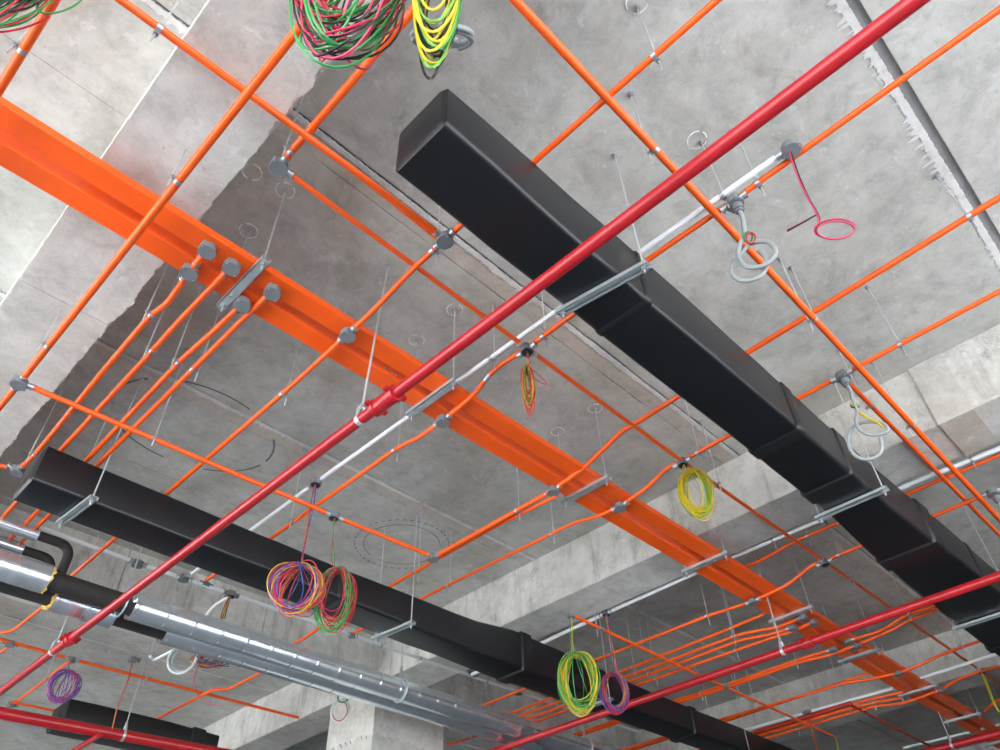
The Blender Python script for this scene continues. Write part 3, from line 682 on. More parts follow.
# ------------------------------------------------------------------ rod hangers with clamps
def hanger(label, key, q, r=0.0135, side=1, tail=0.05, group='conduit hangers', top=None, off=0.004):
    p, d = nearest(key, q); d = Vector((d.x, d.y, 0)).normalized(); n = Vector((-d.y, d.x, 0))*side
    root = thing('rod_hanger', label, 'hanger', group)
    h = p.z-CAMZ; rp = p+n*(r+0.012)
    tp = SLAB if top is None else top
    for xa, xb in BEAMX:
        if xa-0.01 < rp.x < xb+0.01: tp = BH
    if AB[0] < rp.y < AB[1]: tp = BH
    bm = bmesh.new(); rodmesh(bm, rp.x, rp.y, h-r-tail, tp, 0.0036); obj('threaded_rod', bm, 'rod', root)
    bm = bmesh.new(); cyl(bm, p-d*0.009, p+d*0.009, r+0.0028, 14)
    obj('clamp', bm, 'zinc', root, 40)
    bm = bmesh.new(); c = p+n*(r+0.008); a = d*0.009; b_ = n*0.012; z = Vector((0, 0, 0.0025))
    vs = [bm.verts.new(c+s1*a+s2*b_+s3*z) for s3 in (-1, 1) for s1, s2 in ((-1, -1), (1, -1), (1, 1), (-1, 1))]
    bm.faces.new(vs[:4]); bm.faces.new(vs[4:])
    for i in range(4): bm.faces.new((vs[i], vs[(i+1) % 4], vs[4+(i+1) % 4], vs[4+i]))
    lug = obj('lug', bm, 'zinc', root)
    bm = bmesh.new(); nut(bm, rp.x, rp.y, h-0.0115, 0.008, 0.008); obj('nut', bm, 'zinc', lug)
    if tp == SLAB: anchor(root, rp.x, rp.y)
HG = [('c0', (24, 50), 'rod and clamp on the corner conduit at upper left', -1), ('c1', (183, 183), 'rod and clamp on the thick conduit just above the trunking', -1), ('c1', (50, 347), 'rod and clamp on the thick conduit near the far left box', -1), ('c1b', (292, 152), 'rod and clamp beside the upper left box', -1),
      ('c3', (161, 26), 'rod and clamp on the top edge conduit at upper left', 1), ('c3B', (656, 57), 'rod and clamp on the upper conduit crossing at top centre', -1), ('c3B', (434, 252), 'rod and clamp below the box left of the big duct', -1),
      ('c3C', (282, 393), 'rod and clamp on the conduit left of the red pipe', -1), ('p1', (151, 313), 'rod and clamp on the leftmost parallel conduit', 1), ('p2', (152, 349), 'rod and clamp on the second parallel conduit', 1), ('p3', (178, 361), 'rod and clamp on the third parallel conduit', 1),
      ('p4', (193, 368), 'rod and clamp on the rightmost parallel conduit', -1), ('p1', (32, 451), 'rod and clamp at the upper end of the lower left duct', 1), ('cJ1', (153, 439), 'rod and clamp on the crossing conduit', -1), ('c5a', (757, 182), 'rod and clamp between the pink and grey loops', -1),
      ('c5b', (543, 337), 'rod and clamp right of the multicolour bundle', -1), ('c5d', (394, 450), 'rod and clamp below the trunking right of the red pipe', -1), ('c5d', (294, 520), 'rod and clamp between the striped wires and the duct', 1), ('w1', (722, 196), 'rod and clamp on the white conduit at the grey loop', -1),
      ('w1', (489, 355), 'rod and clamp on the white conduit near the trunking', -1), ('c8', (655, 149), 'rod and clamp on the thick upper right conduit near the top', 1), ('c8', (813, 319), 'rod and clamp on the thick upper right conduit at the crossing', 1), ('c8', (912, 425), 'rod and clamp on the thick conduit by the pale beam', 1),
      ('c6', (969, 216), 'rod and clamp by the open slab joint at right', -1), ('c6c', (517, 511), 'rod and clamp on the upper twin conduit', -1), ('c6b', (416, 572), 'rod and clamp on the lower twin conduit near the duct', -1), ('c7a', (899, 344), 'rod and clamp on the conduit right of the upright grey loop', -1),
      ('c7b', (697, 452), 'rod and clamp right of the yellow coil box', -1), ('c7d', (551, 534), 'rod and clamp on the wavy conduit', -1), ('c7d', (447, 585), 'rod and clamp on the wavy conduit near the lower duct', -1), ('c9', (873, 404), 'rod and clamp beside the upright grey loop', 1),
      ('c2', (718, 481), 'rod and clamp in front of the pale beam near the yellow coil', -1), ('c2', (850, 577), 'rod and clamp on the thin conduit beyond the pale beam', -1), ('w2', (971, 459), 'rod and clamp on the white conduit at the right edge', -1), ('w2', (773, 542), 'rod and clamp on the white conduit below the big duct', -1),
      ('c10', (807, 536), 'rod and clamp on the conduit under the big duct by the beam', -1), ('c11c', (707, 617), 'rod and clamp left of the trunking beyond the beam', -1), ('c11a', (838, 555), 'rod and clamp right of the open box beyond the beam', -1), ('c18', (599, 629), 'rod and clamp between the two hanging coils', 1),
      ('c18', (757, 701), 'rod and clamp on the conduit over the lower duct', 1), ('g0', (731, 628), 'rod and clamp on the topmost of the four side by side conduits', -1), ('g1', (733, 637), 'rod and clamp on the second of the four side by side conduits', -1), ('g1', (645, 669), 'rod and clamp on the second of four conduits near the duct', -1),
      ('g0', (632, 667), 'rod and clamp on the topmost of four conduits near the duct', -1), ('g3', (655, 678), 'rod and clamp on the lowest of four conduits near the duct', -1), ('g3', (735, 650), 'rod and clamp on the lowest of the four side by side conduits', -1), ('c11c', (610, 655), 'rod and clamp behind the purple coil', -1),
      ('h1', (908, 614), 'rod and clamp right of the trunking under the red pipe', -1), ('h3', (795, 661), 'rod and clamp left of the lower right red pipe clamp', -1), ('h3', (700, 693), 'rod and clamp on the conduit above the lower duct', -1), ('i1', (962, 647), 'rod and clamp under the big duct at right', -1),
      ('i2', (838, 685), 'rod and clamp across the darker beam, right one', -1), ('i3', (743, 716), 'rod and clamp across the darker beam, left one', -1), ('k3', (873, 702), 'rod and clamp beneath the last white conduit, right one', -1), ('k4', (797, 730), 'rod and clamp beneath the last white conduit, left one', -1),
      ('c19', (146, 677), 'rod and clamp on the lower left conduit by the dangling wires', 1), ('c21', (50, 676), 'rod and clamp left of the purple coil', 1), ('w3', (289, 614), 'rod and clamp on the pale conduit below the two wire coils', 1), ('w3', (420, 657), 'rod and clamp on the pale conduit in front of the beam corner', 1),
      ('w3', (382, 645), 'rod and clamp on the pale conduit above the column', 1), ('w3', (487, 680), 'rod and clamp on the pale conduit beyond the column', 1), ('c6', (812, 314), 'rod and clamp behind the thick conduit crossing', -1), ('c25', (472, 737), 'rod and clamp on the short conduit near the column', -1)]
for key, q, lb, s in HG: hanger(lb, key, q, 0.0135, s)

# ------------------------------------------------------------------ red mains
def redpipe(label, a, b, r, coup, clamps):
    a, b = Vector(a), Vector(b); d = (b-a).normalized(); root = thing('red_pipe', label, 'pipe', 'red fire mains')
    RUN['tmp'] = [a, b]
    bm = bmesh.new(); cyl(bm, a, b, r, 20); obj('pipe', bm, 'red', root, 40)
    up = Vector((0, 0, 1)); sd = d.cross(up).normalized()
    for q, ln in coup:
        p, _ = nearest('tmp', q)
        bm = bmesh.new()
        tube(bm, [p-d*ln/2, p-d*ln/2+d*0.008, p+d*ln/2-d*0.008, p+d*ln/2], r, 20, radii=[r+0.006, r+0.009, r+0.009, r+0.006])
        c = obj('coupling', bm, 'red', root, 40)
        for e in (-1, 1):
            tube_p = p+d*e*ln/2
            bm = bmesh.new(); cyl(bm, tube_p-d*0.010, tube_p+d*0.010, r+0.013, 20); obj('collar', bm, 'red', c, 40)
            for s in (-1, 1):
                bm = bmesh.new(); lp = tube_p+sd*s*(r+0.018)
                bmesh.ops.create_cube(bm, size=1.0, matrix=Matrix.Translation(lp) @ Matrix((d, sd, up)).transposed().to_4x4() @ Matrix.Diagonal((0.024, 0.022, 0.020, 1)))
                bmesh.ops.bevel(bm, geom=bm.edges[:], offset=0.004, segments=2, affect='EDGES'); obj('bolt_lug', bm, 'red', c, 40)
    for q in clamps:
        p, _ = nearest('tmp', q)
        cl = None
        bm = bmesh.new(); cyl(bm, p-d*0.011, p+d*0.011, r+0.0035, 20)
        tb = p+up*(r+0.03)
        cl = thing('pipe_hanger', label_of[q], 'hanger', 'red main hangers'); obj('band', bm, 'strut', cl, 40)
        bm = bmesh.new()
        for s in (-1, 1):
            o = p+sd*s*(r*0.72)+up*(r*0.70); t2 = p+sd*s*0.008+up*(r+0.045)
            tube(bm, [o, o.lerp(t2, .6)+sd*s*.006, t2], 0.0, 4, radii=[0.010, 0.009, 0.008])
        obj('yoke', bm, 'strut', cl, 40)
        tp = SLAB
        for xa, xb in BEAMX:
            if xa < p.x < xb: tp = BH
        te = P(388, 266, SLAB) if q == (359, 416) else Vector((p.x, p.y, Z(tp)))
        bm = bmesh.new(); cyl(bm, p+up*(r+0.032), te, 0.0048, 8); obj('threaded_rod', bm, 'rod', cl)
        bm = bmesh.new(); nut(bm, p.x, p.y, p.z-CAMZ+r+0.048, 0.012, 0.010); obj('nut', bm, 'zinc', cl)
        if tp == SLAB: anchor(cl, te.x, te.y)
label_of = {(359, 416): 'rod hanger with pale band round the long red pipe near the trunking', (53, 652): 'rod hanger with pale band at the lower left end of the long red pipe', (782, 653): 'bright rod hanger with band on the lower right red pipe',
            (122, 739): 'rod hanger with band on the bottom left red pipe', (952, 742): 'long bright rod hanger on the bottom right red pipe', (1065, -110): 'rod hanger off the top'}
pa = P(916, 0, 1.985); pb = P(0, 692, 1.985); d = (pb-pa).normalized()
redpipe('long red pipe crossing the whole photo from top right to lower left', pa-d*1.6, pb+d*0.25, 0.0243, [((386, 402), 0.12), ((70, 637), 0.05)], [(359, 416), (53, 652)])
pa = P(1000, 576, 2.055); pb = P(503.5, 748, 2.05); d = (pb-pa).normalized()
redpipe('red pipe at lower right running down to the bottom edge', pa-d*1.2, pb+d*0.7, 0.0275, [((806, 645), 0.06)], [(782, 653)])
pa = P(0, 713, 2.16); pb = P(203, 750, 2.16); d = (pb-pa).normalized()
redpipe('red pipe along the bottom left corner', pa-d*1.0, pb+d*1.5, 0.045, [], [(122, 739)])
pa = P(1000, 733, 2.16); pb = P(940, 748.5, 2.16); d = (pb-pa).normalized()
redpipe('red pipe in the bottom right corner', pa-d*1.5, pb+d*1.0, 0.034, [], [(952, 742)])
pa = P(75, 750, 2.1); pb = P(95, 738, 2.1); d = (pb-pa).normalized()
redpipe('short red branch pipe below the bottom left red pipe', pa-d*0.5, pb+d*0.1, 0.022, [], [])

# ------------------------------------------------------------------ clad chilled-water pipes
def cladpipe(label, Yc, h, r, x0, x1, clads, bands=()):
    root = thing('clad_pipe', label, 'pipe', 'clad pipes')
    bm = bmesh.new(); cyl(bm, (x0, Yc, Z(h)), (x1, Yc, Z(h)), r*0.72, 20); obj('foam_sleeve', bm, 'foam', root, 40)
    for a, b, edge in clads:
        n = max(1, round((b-a)/0.19)); st = (b-a)/n
        for i in range(n):                            # overlapping sheet lengths with a rolled bead
            bm = bmesh.new(); p = a+i*st; rr = r+0.0005*(i % 2); L = []
            prof = [(0, rr*0.72), (0.0, rr), (0.004, rr), (0.012, rr), (0.015, rr+0.0016), (0.021, rr+0.0016), (0.024, rr), (0.034, rr), (st*0.5, rr), (st-0.006, rr), (st, rr), (st, rr*0.72)]
            tube(bm, [Vector((p+x, Yc, Z(h))) for x, _ in prof], 0, 36, radii=[q for _, q in prof])
            obj('cladding_sheet', bm, 'clad', root, 28)
        if edge is not None:
            bm = bmesh.new(); k = 28; e = edge; ring0 = []; ring1 = []
            for i in range(k):
                an = 2*math.pi*i/k; ro = r*(0.96+random.uniform(-0.02, 0.05)); dx = random.uniform(0.002, 0.03)*(1 if e > 0 else -1)
                ring0.append(bm.verts.new(((b if e > 0 else a)+dx, Yc+ro*math.cos(an), Z(h)+ro*math.sin(an)))); ring1.append(bm.verts.new(((b if e > 0 else a)+dx*0.6, Yc+r*0.73*math.cos(an), Z(h)+r*0.73*math.sin(an))))
            base = [bm.verts.new(((b if e > 0 else a)-0.01*(1 if e > 0 else -1), Yc+r*0.95*math.cos(2*math.pi*i/k), Z(h)+r*0.95*math.sin(2*math.pi*i/k))) for i in range(k)]
            for i in range(k):
                j = (i+1) % k; bm.faces.new((base[i], base[j], ring0[j], ring0[i])); bm.faces.new((ring0[i], ring0[j], ring1[j], ring1[i]))
            obj('insulation_edge', bm, 'yellowfoam', root)
    return root
S1, S2, SH, SR = 4.64, 4.86, 2.168, 0.082
def sx(px, py, Y): return PY(px, py, Y).x
cladpipe('nearer of the two shiny clad pipes at lower left', S1, SH, SR, -2.0, 9.5, [(-2.0, sx(47, 578, S1), 1), (sx(131, 606, S1), 9.5, None)])
cladpipe('farther of the two shiny clad pipes, partly hidden', S2, 2.178, 0.081, -2.0, 9.5, [(-2.0, 0.55, None), (sx(52, 600, S2), sx(112, 618, S2), -1), (sx(162, 634, S2), 9.5, None)])
# rusty bare pipe and clamps on the open stretch
def riser(label, Yc, h, xe, xc, hb):
    root = thing('riser_pipe', label, 'pipe', 'small riser pipes')
    pts = [Vector((-2, Yc, Z(h))), Vector((xe, Yc, Z(h))), Vector((xe, Yc, Z(hb)))]
    tube_obj('foam_sleeve', pts, 0.028, 'foam', root, 14, 0.10, 8)
    n = 8
    for i in range(n):
        a, b = -2+(xc+2)*i/n, -2+(xc+2)*(i+1)/n; rr = 0.038+0.0008*(i % 2)
        bm = bmesh.new(); tube(bm, [Vector((a, Yc, Z(h))), Vector((a, Yc, Z(h))), Vector((b, Yc, Z(h))), Vector((b, Yc, Z(h)))], 0, 20, radii=[0.027, rr, rr, 0.027]); obj('cladding_sheet', bm, 'clad', root, 35)
riser('black foam elbow pipe dropping to the nearer clad pipe', 4.64, 2.405, P(74, 545, 2.405).x, P(40, 533, 2.405).x, SH+0.055)
riser('black foam elbow pipe dropping to the farther clad pipe', 4.86, 2.40, P(57, 557, 2.40).x, P(26, 546, 2.40).x, SH+0.065)
def pipehanger(label, x, Yc, hc, r):
    root = thing('pipe_hanger', label, 'hanger', 'clad pipe hangers')
    bm = bmesh.new(); tube(bm, [Vector((x, Yc+r*math.cos(a), Z(hc)+r*math.sin(a))) for a in [2*math.pi*i/28 for i in range(28)]], 0.006, 6, True); obj('band', bm, 'strut', root, 40)
    bm = bmesh.new(); box(bm, x-0.012, x+0.012, Yc-0.006, Yc+0.006, Z(hc+r), Z(hc+r+0.09), 0.002); obj('strap', bm, 'strut', root)
    bm = bmesh.new(); rodmesh(bm, x, Yc, hc+r+0.06, SLAB, 0.005); obj('threaded_rod', bm, 'rod', root)
    anchor(root, x, Yc)
pipehanger('rod and band holding the clad pipe above the column', sx(400, 690, S1), S1, SH, SR+0.008)
pipehanger('rod and strap on the bare stretch behind the red pipe', sx(124, 600, S1), S1, SH, SR)
pipehanger('rod and band on the clad pipe at the bottom edge', sx(585, 745, S1), S1, SH, SR+0.008)

# ------------------------------------------------------------------ hanging wires and coils
HU = R0.normalized()                                   # horizontal, across the view
def wires(root, start, mid, cols, r=0.0026, jit=0.010):
    for i, c in enumerate(cols):
        o = Vector((random.uniform(-1, 1), random.uniform(-1, 1), 0))*jit; n = 9; pts = []
        for k in range(n+1):
            t = k/n; pts.append(start.lerp(mid, t)+o*math.sin(t*math.pi*0.9+0.25)+HU*(0.006*math.sin(6*t+i*2)))
        bm = bmesh.new(); tube(bm, pts, r, 5); obj('wire', bm, c, root, 60)
def loops(root, c, rx, rz, cols, turns, r=0.0026, jit=0.10, depth=0.03, yaw=0.0, tilt=0.0, top_fixed=True, name='wire', ymess=0.55):
    ua = (HU*math.cos(yaw)+Vector((-HU.y, HU.x, 0))*math.sin(yaw)); va = Vector((0, 0, 1))*math.cos(tilt)+Vector((-HU.y, HU.x, 0))*math.sin(tilt); na = ua.cross(va)
    for i, col in enumerate(cols):
        bm = bmesh.new(); pts = []; ph = math.pi/2
        per = 34; tot = int(turns*per); kx, kz, dx, dz = 1, 1, 0, 0
        seeds = [(1+random.uniform(-jit, jit), 1+random.uniform(-jit, jit), random.uniform(-1, 1), random.uniform(-jit, jit)*0.8, random.gauss(0, ymess)) for _ in range(int(turns)+2)]
        for k in range(tot+1):
            s = k/per; a = int(s); f = s-a; f = f*f*(3-2*f); s0, s1 = seeds[a], seeds[a+1]
            q = [u+(v-u)*f for u, v in zip(s0, s1)]
            an = ph+2*math.pi*k/per
            zz = math.sin(an)*rz*q[1]+ (rz*(1-q[1]) if top_fixed else 0)
            uu = ua*math.cos(q[4])+na*math.sin(q[4]); pts.append(c+uu*(math.cos(an)*rx*q[0])+ua*(rx*q[3])+va*zz+na*(q[2]*depth))
        tube(bm, pts, r, 5); obj(name, bm, col, root, 60)
def coil(name, label, anchor_p, top_px, c_px, rx_px, rz_px, cols, turns, drop_cols, r=0.0026, jit=0.12, depth=0.03, group='wire coils', yaw=0.0, tie=True):
    root = thing(name, label, 'wire coil', group)
    c = hang(anchor_p, *c_px); top = hang(anchor_p, *top_px)
    # keep the sideways offset of the photograph while staying under the box
    u = HU; dist = (c-Vector((0, 0, CAMZ))).dot(F); c0 = proj(c); c = c+u*((c_px[0]-c0[0])*dist/FPX); t0 = proj(top); top = top+u*((top_px[0]-t0[0])*dist/FPX)
    rx = rx_px*dist/FPX; v = Vector(ray(*c_px)).normalized(); rz = rz_px*dist/FPX/math.sqrt(max(0.1, 1-v.z*v.z))
    top.z = min(top.z, c.z+rz*1.25) if tie else top.z
    wires(root, anchor_p+Vector((0, 0, -0.005)), top, drop_cols, r)
    loops(root, c, rx, rz, cols, turns, r, jit, depth, yaw)
    if tie:
        tp = c+Vector((0, 0, rz*0.93)); bm = bmesh.new()
        pts = [tp+Vector((math.cos(a)*0.016, math.sin(a)*0.016, 0.004*a/6-0.004)) for a in [2*math.pi*i/10 for i in range(31)]]
        tube(bm, pts, r, 5); obj('tie', bm, drop_cols[0], root, 60)
        wires(root, top, tp, drop_cols, r, 0.004)
    return c, rx, rz, root
# upper left: three coils hanging out of the top edge
a = P(352, -95, 2.45)
coil('wire_coil', 'big green, red and black wire coil at the top edge', a, (352, -60), (355, -24), 48, 52, ['wgreen', 'wpink', 'wblack', 'wgreen', 'wred', 'wblack', 'wgreen', 'wpink'], 6, ['wgreen', 'wred'], 0.0028, 0.22, 0.05)
a = P(437, -95, 2.45)
coil('wire_coil', 'yellow, green and black wire bundle at the top edge', a, (437, -70), (438, -15), 21, 50, ['wyellow', 'wgreen', 'wblack', 'wyellow', 'wlime', 'wblack'], 5, ['wyellow'], 0.0030, 0.16, 0.04)
root = thing('flexible_loop', 'grey corrugated flexible loop below the yellow bundle at the top edge', 'flexible conduit', 'flexible conduit loops')
c = P(442, 33, 2.17)
def flexpath(root, pts, r, mat, name='corrugated_tube'):
    pts = [Vector(p) for p in pts]; fine = []
    for p, q in zip(pts, pts[1:]):
        n = max(1, int((q-p).length/0.0035))
        for i in range(n): fine.append(p.lerp(q, i/n))
    fine.append(pts[-1]); bm = bmesh.new()
    tube(bm, fine, r, 8, radii=[r*(1.0 if i % 2 else 0.86) for i in range(len(fine))]); return obj(name, bm, mat, root, 80)
def ellip(c, rx, rz, a0, a1, n=36, drift=Vector((0, 0, 0)), ua=None, va=Vector((0, 0, 1))):
    ua = ua or HU; return [c+ua*math.cos(math.radians(a0+(a1-a0)*i/n))*rx+va*math.sin(math.radians(a0+(a1-a0)*i/n))*rz+drift*(i/n) for i in range(n+1)]
nb = Vector((-HU.y, HU.x, 0))
def smooth(p, n=7):
    p = [p[0]]+list(p)+[p[-1]]; out = []
    for a, b, c, d in zip(p, p[1:], p[2:], p[3:]):
        for i in range(n):
            t = i/n; out.append(0.5*(2*b+(c-a)*t+(2*a-5*b+4*c-d)*t*t+(3*b-a-3*c+d)*t**3))
    out.append(p[-1]); return out
flexpath(root, ellip(c, 0.083, 0.075, 60, 60+720, 90, nb*0.03+Vector((0, 0, 0.02)), va=(Vector((0, 0, 0.75))+nb*0.66)), 0.0105, 'flex')
a = P(5, -70, 2.45)
coil('wire_coil', 'black, red and green wire coil in the upper left corner', a, (8, -50), (6, -12), 28, 38, ['wblack', 'wgreen', 'wred', 'wblack', 'wgreen'], 6, ['wgreen'], 0.0030, 0.2, 0.04)
root = thing('wire_loop', 'single green wire loop beside the upper left corner coil', 'wire', 'wire coils')
c = P(60, 2, 2.3); bm = bmesh.new(); tube(bm, ellip(c, 0.058, 0.085, 150, 395, 30), 0.003, 6); obj('wire', bm, 'wgreen', root, 60)
# grey flexible loops below boxes
def flexloop(label, a, neck, c_px, r_px, mat, bands, tail=None, r=0.0105, wide=1.0):
    root = thing('flexible_loop', label, 'flexible conduit', 'flexible conduit loops')
    bm = bmesh.new(); cyl(bm, a+Vector((0, 0, -0.05)), a+Vector((0, 0, -0.018)), 0.022, 14); cyl(bm, a+Vector((0, 0, -0.062)), a+Vector((0, 0, -0.048)), 0.018, 6); obj('gland', bm, 'grey', root, 40)
    dist = (hang(a, *c_px)-Vector((0, 0, CAMZ))).dot(F)
    def put(q):
        p = hang(a, *q); p0 = proj(p); return p+HU*((q[0]-p0[0])*dist/FPX)
    n = put(neck); c = put(c_px); rr = r_px*dist/FPX
    pts = fillet([a+Vector((0, 0, -0.055)), a.lerp(n, 0.5)+HU*0.01, n], 0.04)
    flexpath(root, pts, r, mat)
    return root, c, rr, n, put
a = PX(736, 203, 1.93)
root, c, rr, n, put = flexloop('grey flexible loop hanging beside the white conduit at upper right', a, (745, 234), (756, 252), 21, 'flex', None)
lq = ((745, 234), (739.6, 246), (739, 255.6), (745, 264), (755, 265.4), (767.6, 261), (776, 251.4), (775, 243), (767.6, 236.7), (755, 237.4), (746.6, 243), (735.4, 258.4), (734, 266.8), (741, 272.4), (752, 272.4), (763.4, 266.8), (768.3, 258.4), (768.3, 247), (762, 240))
lq = smooth([put(q) for q in lq]); flexpath(root, [p+nb*0.05*i/len(lq) for i, p in enumerate(lq)], 0.0100, 'flex')
for k, col in enumerate(('wgreen', 'wred')):
    bm = bmesh.new(); tube(bm, ellip(put((748+3*k, 237+k)), 0.017, 0.020, 0, 360, 18, va=UP), 0.0042, 6); obj('wire_tie', bm, col, root, 60)
a = PX(843, 377, 3.25)
root, c, rr, n, put = flexloop('grey flexible loop hanging upright beside the thin conduit at right', a, (854, 404), (872, 424), 19, 'flex', None)
lq = ((854, 404), (857.5, 411), (856.5, 420), (860, 428), (871.6, 432.8), (886, 430.4), (889.6, 425.6), (883.6, 419.6), (869, 418), (857, 421.5), (851, 430.4), (852.4, 442.4), (859.6, 450.8), (871.6, 453.2), (882.4, 448.4), (886, 440), (884.8, 430.4))
lq = smooth([put(q) for q in lq]); flexpath(root, [p+nb*0.06*i/len(lq) for i, p in enumerate(lq)], 0.0095, 'flex')
for k, col in enumerate(('wyellow', 'wgreen', 'wblack')):
    bm = bmesh.new(); q = n+Vector((0, 0, -0.008*k)); tube(bm, ellip(q, 0.019, 0.008, 0, 360, 14), 0.0045, 6); obj('wire_tie', bm, col, root, 60)
bm = bmesh.new(); tube(bm, [put(q)-nb*0.015 for q in ((858, 414), (866, 420), (876, 424), (881, 429))], 0.006, 6); obj('wire_tail', bm, 'wyellow', root, 60)
a = PX(994, 494, 4.99)
root, c, rr, n, put = flexloop('grey flexible tail below the box at the right edge', a, (1001, 512), (1006, 520), 10, 'flex', None, r=0.009)
flexpath(root, fillet([n, put((1010, 530)), put((1008, 545))], 0.03), 0.009, 'flex')
# pink wire ring
a = PX(790, 150, 1.88); root = thing('wire_coil', 'pink and black wire tied into an open ring at upper right', 'wire coil', 'wire coils')
dist = (a-Vector((0, 0, CAMZ))).dot(F)
def put(q, a=a):
    p = hang(a, *q); p0 = proj(p); dd = (p-Vector((0, 0, CAMZ))).dot(F); return p+HU*((q[0]-p0[0])*dd/FPX)
kn = put((818, 214))
for k, col in enumerate(('wpink', 'wblack')):
    o = HU*0.004*(k-1); bm = bmesh.new()
    tube(bm, fillet([a+o, put((796, 168))+o*2, put((806, 193))+o, kn+o, put((820, 219))+o, put((818.5, 227))+o], 0.05), 0.0028, 5); obj('wire', bm, col, root, 60)
cc = put((835, 228))
for k, col in enumerate(('wpink', 'wblack', 'wpink')):
    bm = bmesh.new(); rr = 18*dist/FPX*(1-0.05*k); tube(bm, ellip(cc+Vector((0, 0, -0.004*k)), rr, 8.5*dist/FPX*(1-0.05*k), 0, 720, 50, nb*0.006, va=UP), 0.0026, 5); obj('wire', bm, col, root, 60)
for k, col in enumerate(('wpink', 'wblack')):
    bm = bmesh.new(); tube(bm, fillet([kn, put((804, 222)), put((787, 230+1.5*k))], 0.05), 0.0028, 5); obj('wire_tail', bm, col, root, 60)
# multicolour bundle
a = BX['j5']; c, rx, rz, root = coil('wire_bundle', 'short red, yellow and green wire bundle below an open box', a, (529, 362), (528, 384), 4.6, 16.5, ['wred', 'wyellow', 'worange', 'wgreen', 'wpink', 'wyellow', 'wred', 'wyellow'], 4, ['wyellow', 'wpink'], 0.0026, 0.45, 0.02)
bm = bmesh.new(); tube(bm, fillet([c+Vector((0, 0, rz*0.8)), c+HU*0.03+Vector((0, 0, rz*0.85)), c+HU*0.085+Vector((0, 0, rz*0.1)), c+HU*0.088+Vector((0, 0, -rz*0.08)), c+HU*0.06+Vector((0, 0, 0.0)), c+HU*0.02+Vector((0, 0, rz*0.5))], 0.04), 0.0022, 5); obj('wire', bm, 'wpink', root, 60)
# yellow coil
coil('wire_coil', 'yellow wire coil hanging in front of the pale beam', BX['j13'], (686, 473), (696, 493), 14, 21, ['wyellow', 'wyellow', 'wyellow', 'wlime', 'wyellow'], 5, ['wyellow', 'wyellow'], 0.0028, 0.22, 0.04)
coil('wire_coil', 'pink, blue and yellow wire coil hanging over the lower left duct', BX['w1b'], (301, 566), (297, 588), 24, 22, ['wpink', 'wblue', 'worange', 'wpink', 'wpurple', 'wyellow', 'wpink'], 4, ['wblue', 'worange', 'wred', 'wpurple'], 0.0027, 0.16, 0.04)
coil('wire_coil', 'red and green wire coil hanging over the lower left duct', BX['j7'], (333, 566), (336, 597), 17, 27, ['wred', 'wgreen', 'wred', 'wgreen', 'wpink'], 4, ['wred', 'wgreen'], 0.0026, 0.26, 0.05)
coil('wire_coil', 'yellow-green wire coil hanging in front of the lower duct', BX['y1'], (575, 654), (578, 681), 18, 25, ['wyellow', 'wgreen', 'wyellow', 'wgreen', 'wyellow', 'wlime'], 5, ['wyellow', 'wgreen'], 0.0034, 0.2, 0.05)
coil('wire_coil', 'purple, red and orange wire coil touching the lower right red pipe', BX['w2'], (617, 674), (614, 692), 12.5, 17, ['wpurple', 'wred', 'worange', 'wblue', 'wred', 'wpurple'], 4, ['wpurple', 'wred', 'worange'], 0.0032, 0.16, 0.05)
coil('wire_coil', 'purple and blue wire coil at lower left', BX['l1'], (69, 670), (64, 686), 13, 14, ['wpurple', 'wblue', 'wpurple', 'wpink', 'wpurple'], 4, ['wpurple', 'worange'], 0.0030, 0.14, 0.04)
def dangle(label, a, qs, cols, r=0.0030, spread=0.012, cat='wire'):
    root = thing('hanging_wires', label, cat, 'loose hanging wires')
    for k, col in enumerate(cols):
        pts = []
        for i, q in enumerate(qs):
            p = hang(a, *q); p0 = proj(p); dd = (p-Vector((0, 0, CAMZ))).dot(F)
            pts.append(p+HU*((q[0]-p0[0])*dd/FPX)+HU*(k-(len(cols)-1)/2)*spread*(0.6+0.4*math.sin(i*2+k))+nb*random.uniform(-.006, .006))
        bm = bmesh.new(); tube(bm, fillet([a+HU*(k-(len(cols)-1)/2)*0.004]+pts, 0.05), r, 5); obj('wire', bm, col, root, 60)
    return root
dangle('bunch of cut brown, orange and black wires above the clad pipes', BX['w3c'], [(229, 600), (225, 611), (222, 619)], ['wred', 'worange', 'wbrown', 'wyellow', 'wblack'], 0.0036, 0.010)
dangle('long orange and purple wires dropping past the small duct', BX['l4'], [(128, 680), (118, 705), (112, 730)], ['wpurple', 'worange', 'wred'], 0.0034, 0.006)
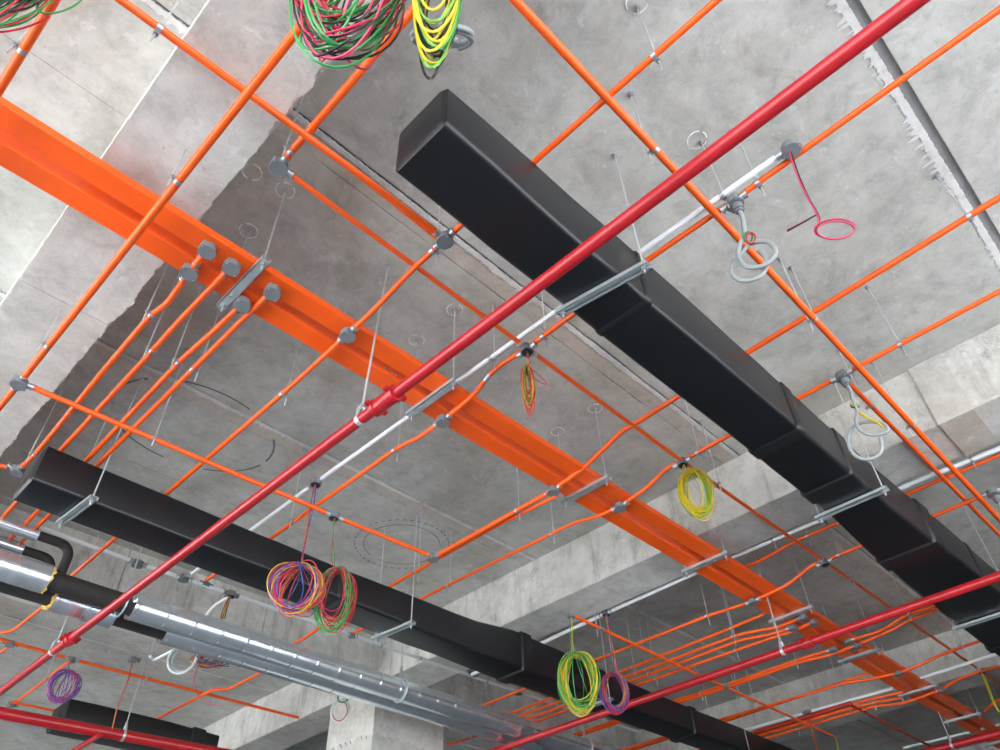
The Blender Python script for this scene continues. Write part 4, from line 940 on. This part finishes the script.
dangle('yellow wires hanging at the right edge', BX['k2'], [(986, 682), (994, 702), (999, 712)], ['wyellow', 'wyellow', 'wlime'], 0.0042, 0.012)
a = P(835, 737, 2.40); dangle('yellow wire tail at the end of the conduit at the bottom', a, [(837, 744), (839, 756)], ['wyellow', 'wlime'], 0.0036, 0.008)
J('w4', 'small box on the white conduit above the darker beam', (807, 712), 2.5, [90, -90], True, zs=False, scale=.8)
a = P(807, 712, 2.5); dangle('red and yellow wires dropping off the bottom edge', a, [(812, 728), (818, 752)], ['wred', 'worange', 'wblack'], 0.0036, 0.008)
a = P(207, 652, 2.35)
coil('wire_bundle', 'black, orange and red wire tangle under the clad pipe', a, (207, 655), (213, 660), 15, 5, ['wblack', 'worange', 'wred', 'wblue', 'wbrown'], 3, ['wblack'], 0.0036, 0.3, 0.05, tie=False)
dangle('single curly pink wire under the clad pipe', a, [(199, 662), (193, 680), (199, 698), (212, 705), (224, 705)], ['wpink'], 0.0030)
root = thing('flexible_loop', 'white flexible loop hanging under the clad pipe', 'flexible conduit', 'flexible conduit loops')
c = P(183, 658, 2.30); flexpath(root, ellip(c, 0.105, 0.115, 100, 400, 50)+ellip(c+HU*0.008, 0.092, 0.100, 40, -220, 50, nb*0.03), 0.0125, 'flexwhite')
root = thing('flexible_loop', 'small white and green flexible loop in front of the column', 'flexible conduit', 'flexible conduit loops')
c = P(340, 711, 2.2); flexpath(root, ellip(c, 0.072, 0.09, 110, 470, 50, nb*0.02), 0.0105, 'flexwhite')
bm = bmesh.new(); tube(bm, ellip(c+Vector((0, 0, 0.11))+HU*0.01, 0.045, 0.035, 0, 700, 40, nb*0.02), 0.006, 6); obj('wire_tie', bm, 'wgreen', root, 60)
bm = bmesh.new(); tube(bm, [c+Vector((0, 0, 0.13)), Vector((c.x, c.y, Z(BH if c.y > AB[0] else SLAB)))], 0.003, 6); obj('tie_wire', bm, 'rod', root, 60)
bm = bmesh.new(); tube(bm, ellip(c, 0.060, 0.078, 200, 420, 30), 0.004, 6); obj('wire', bm, 'wred', root, 60)
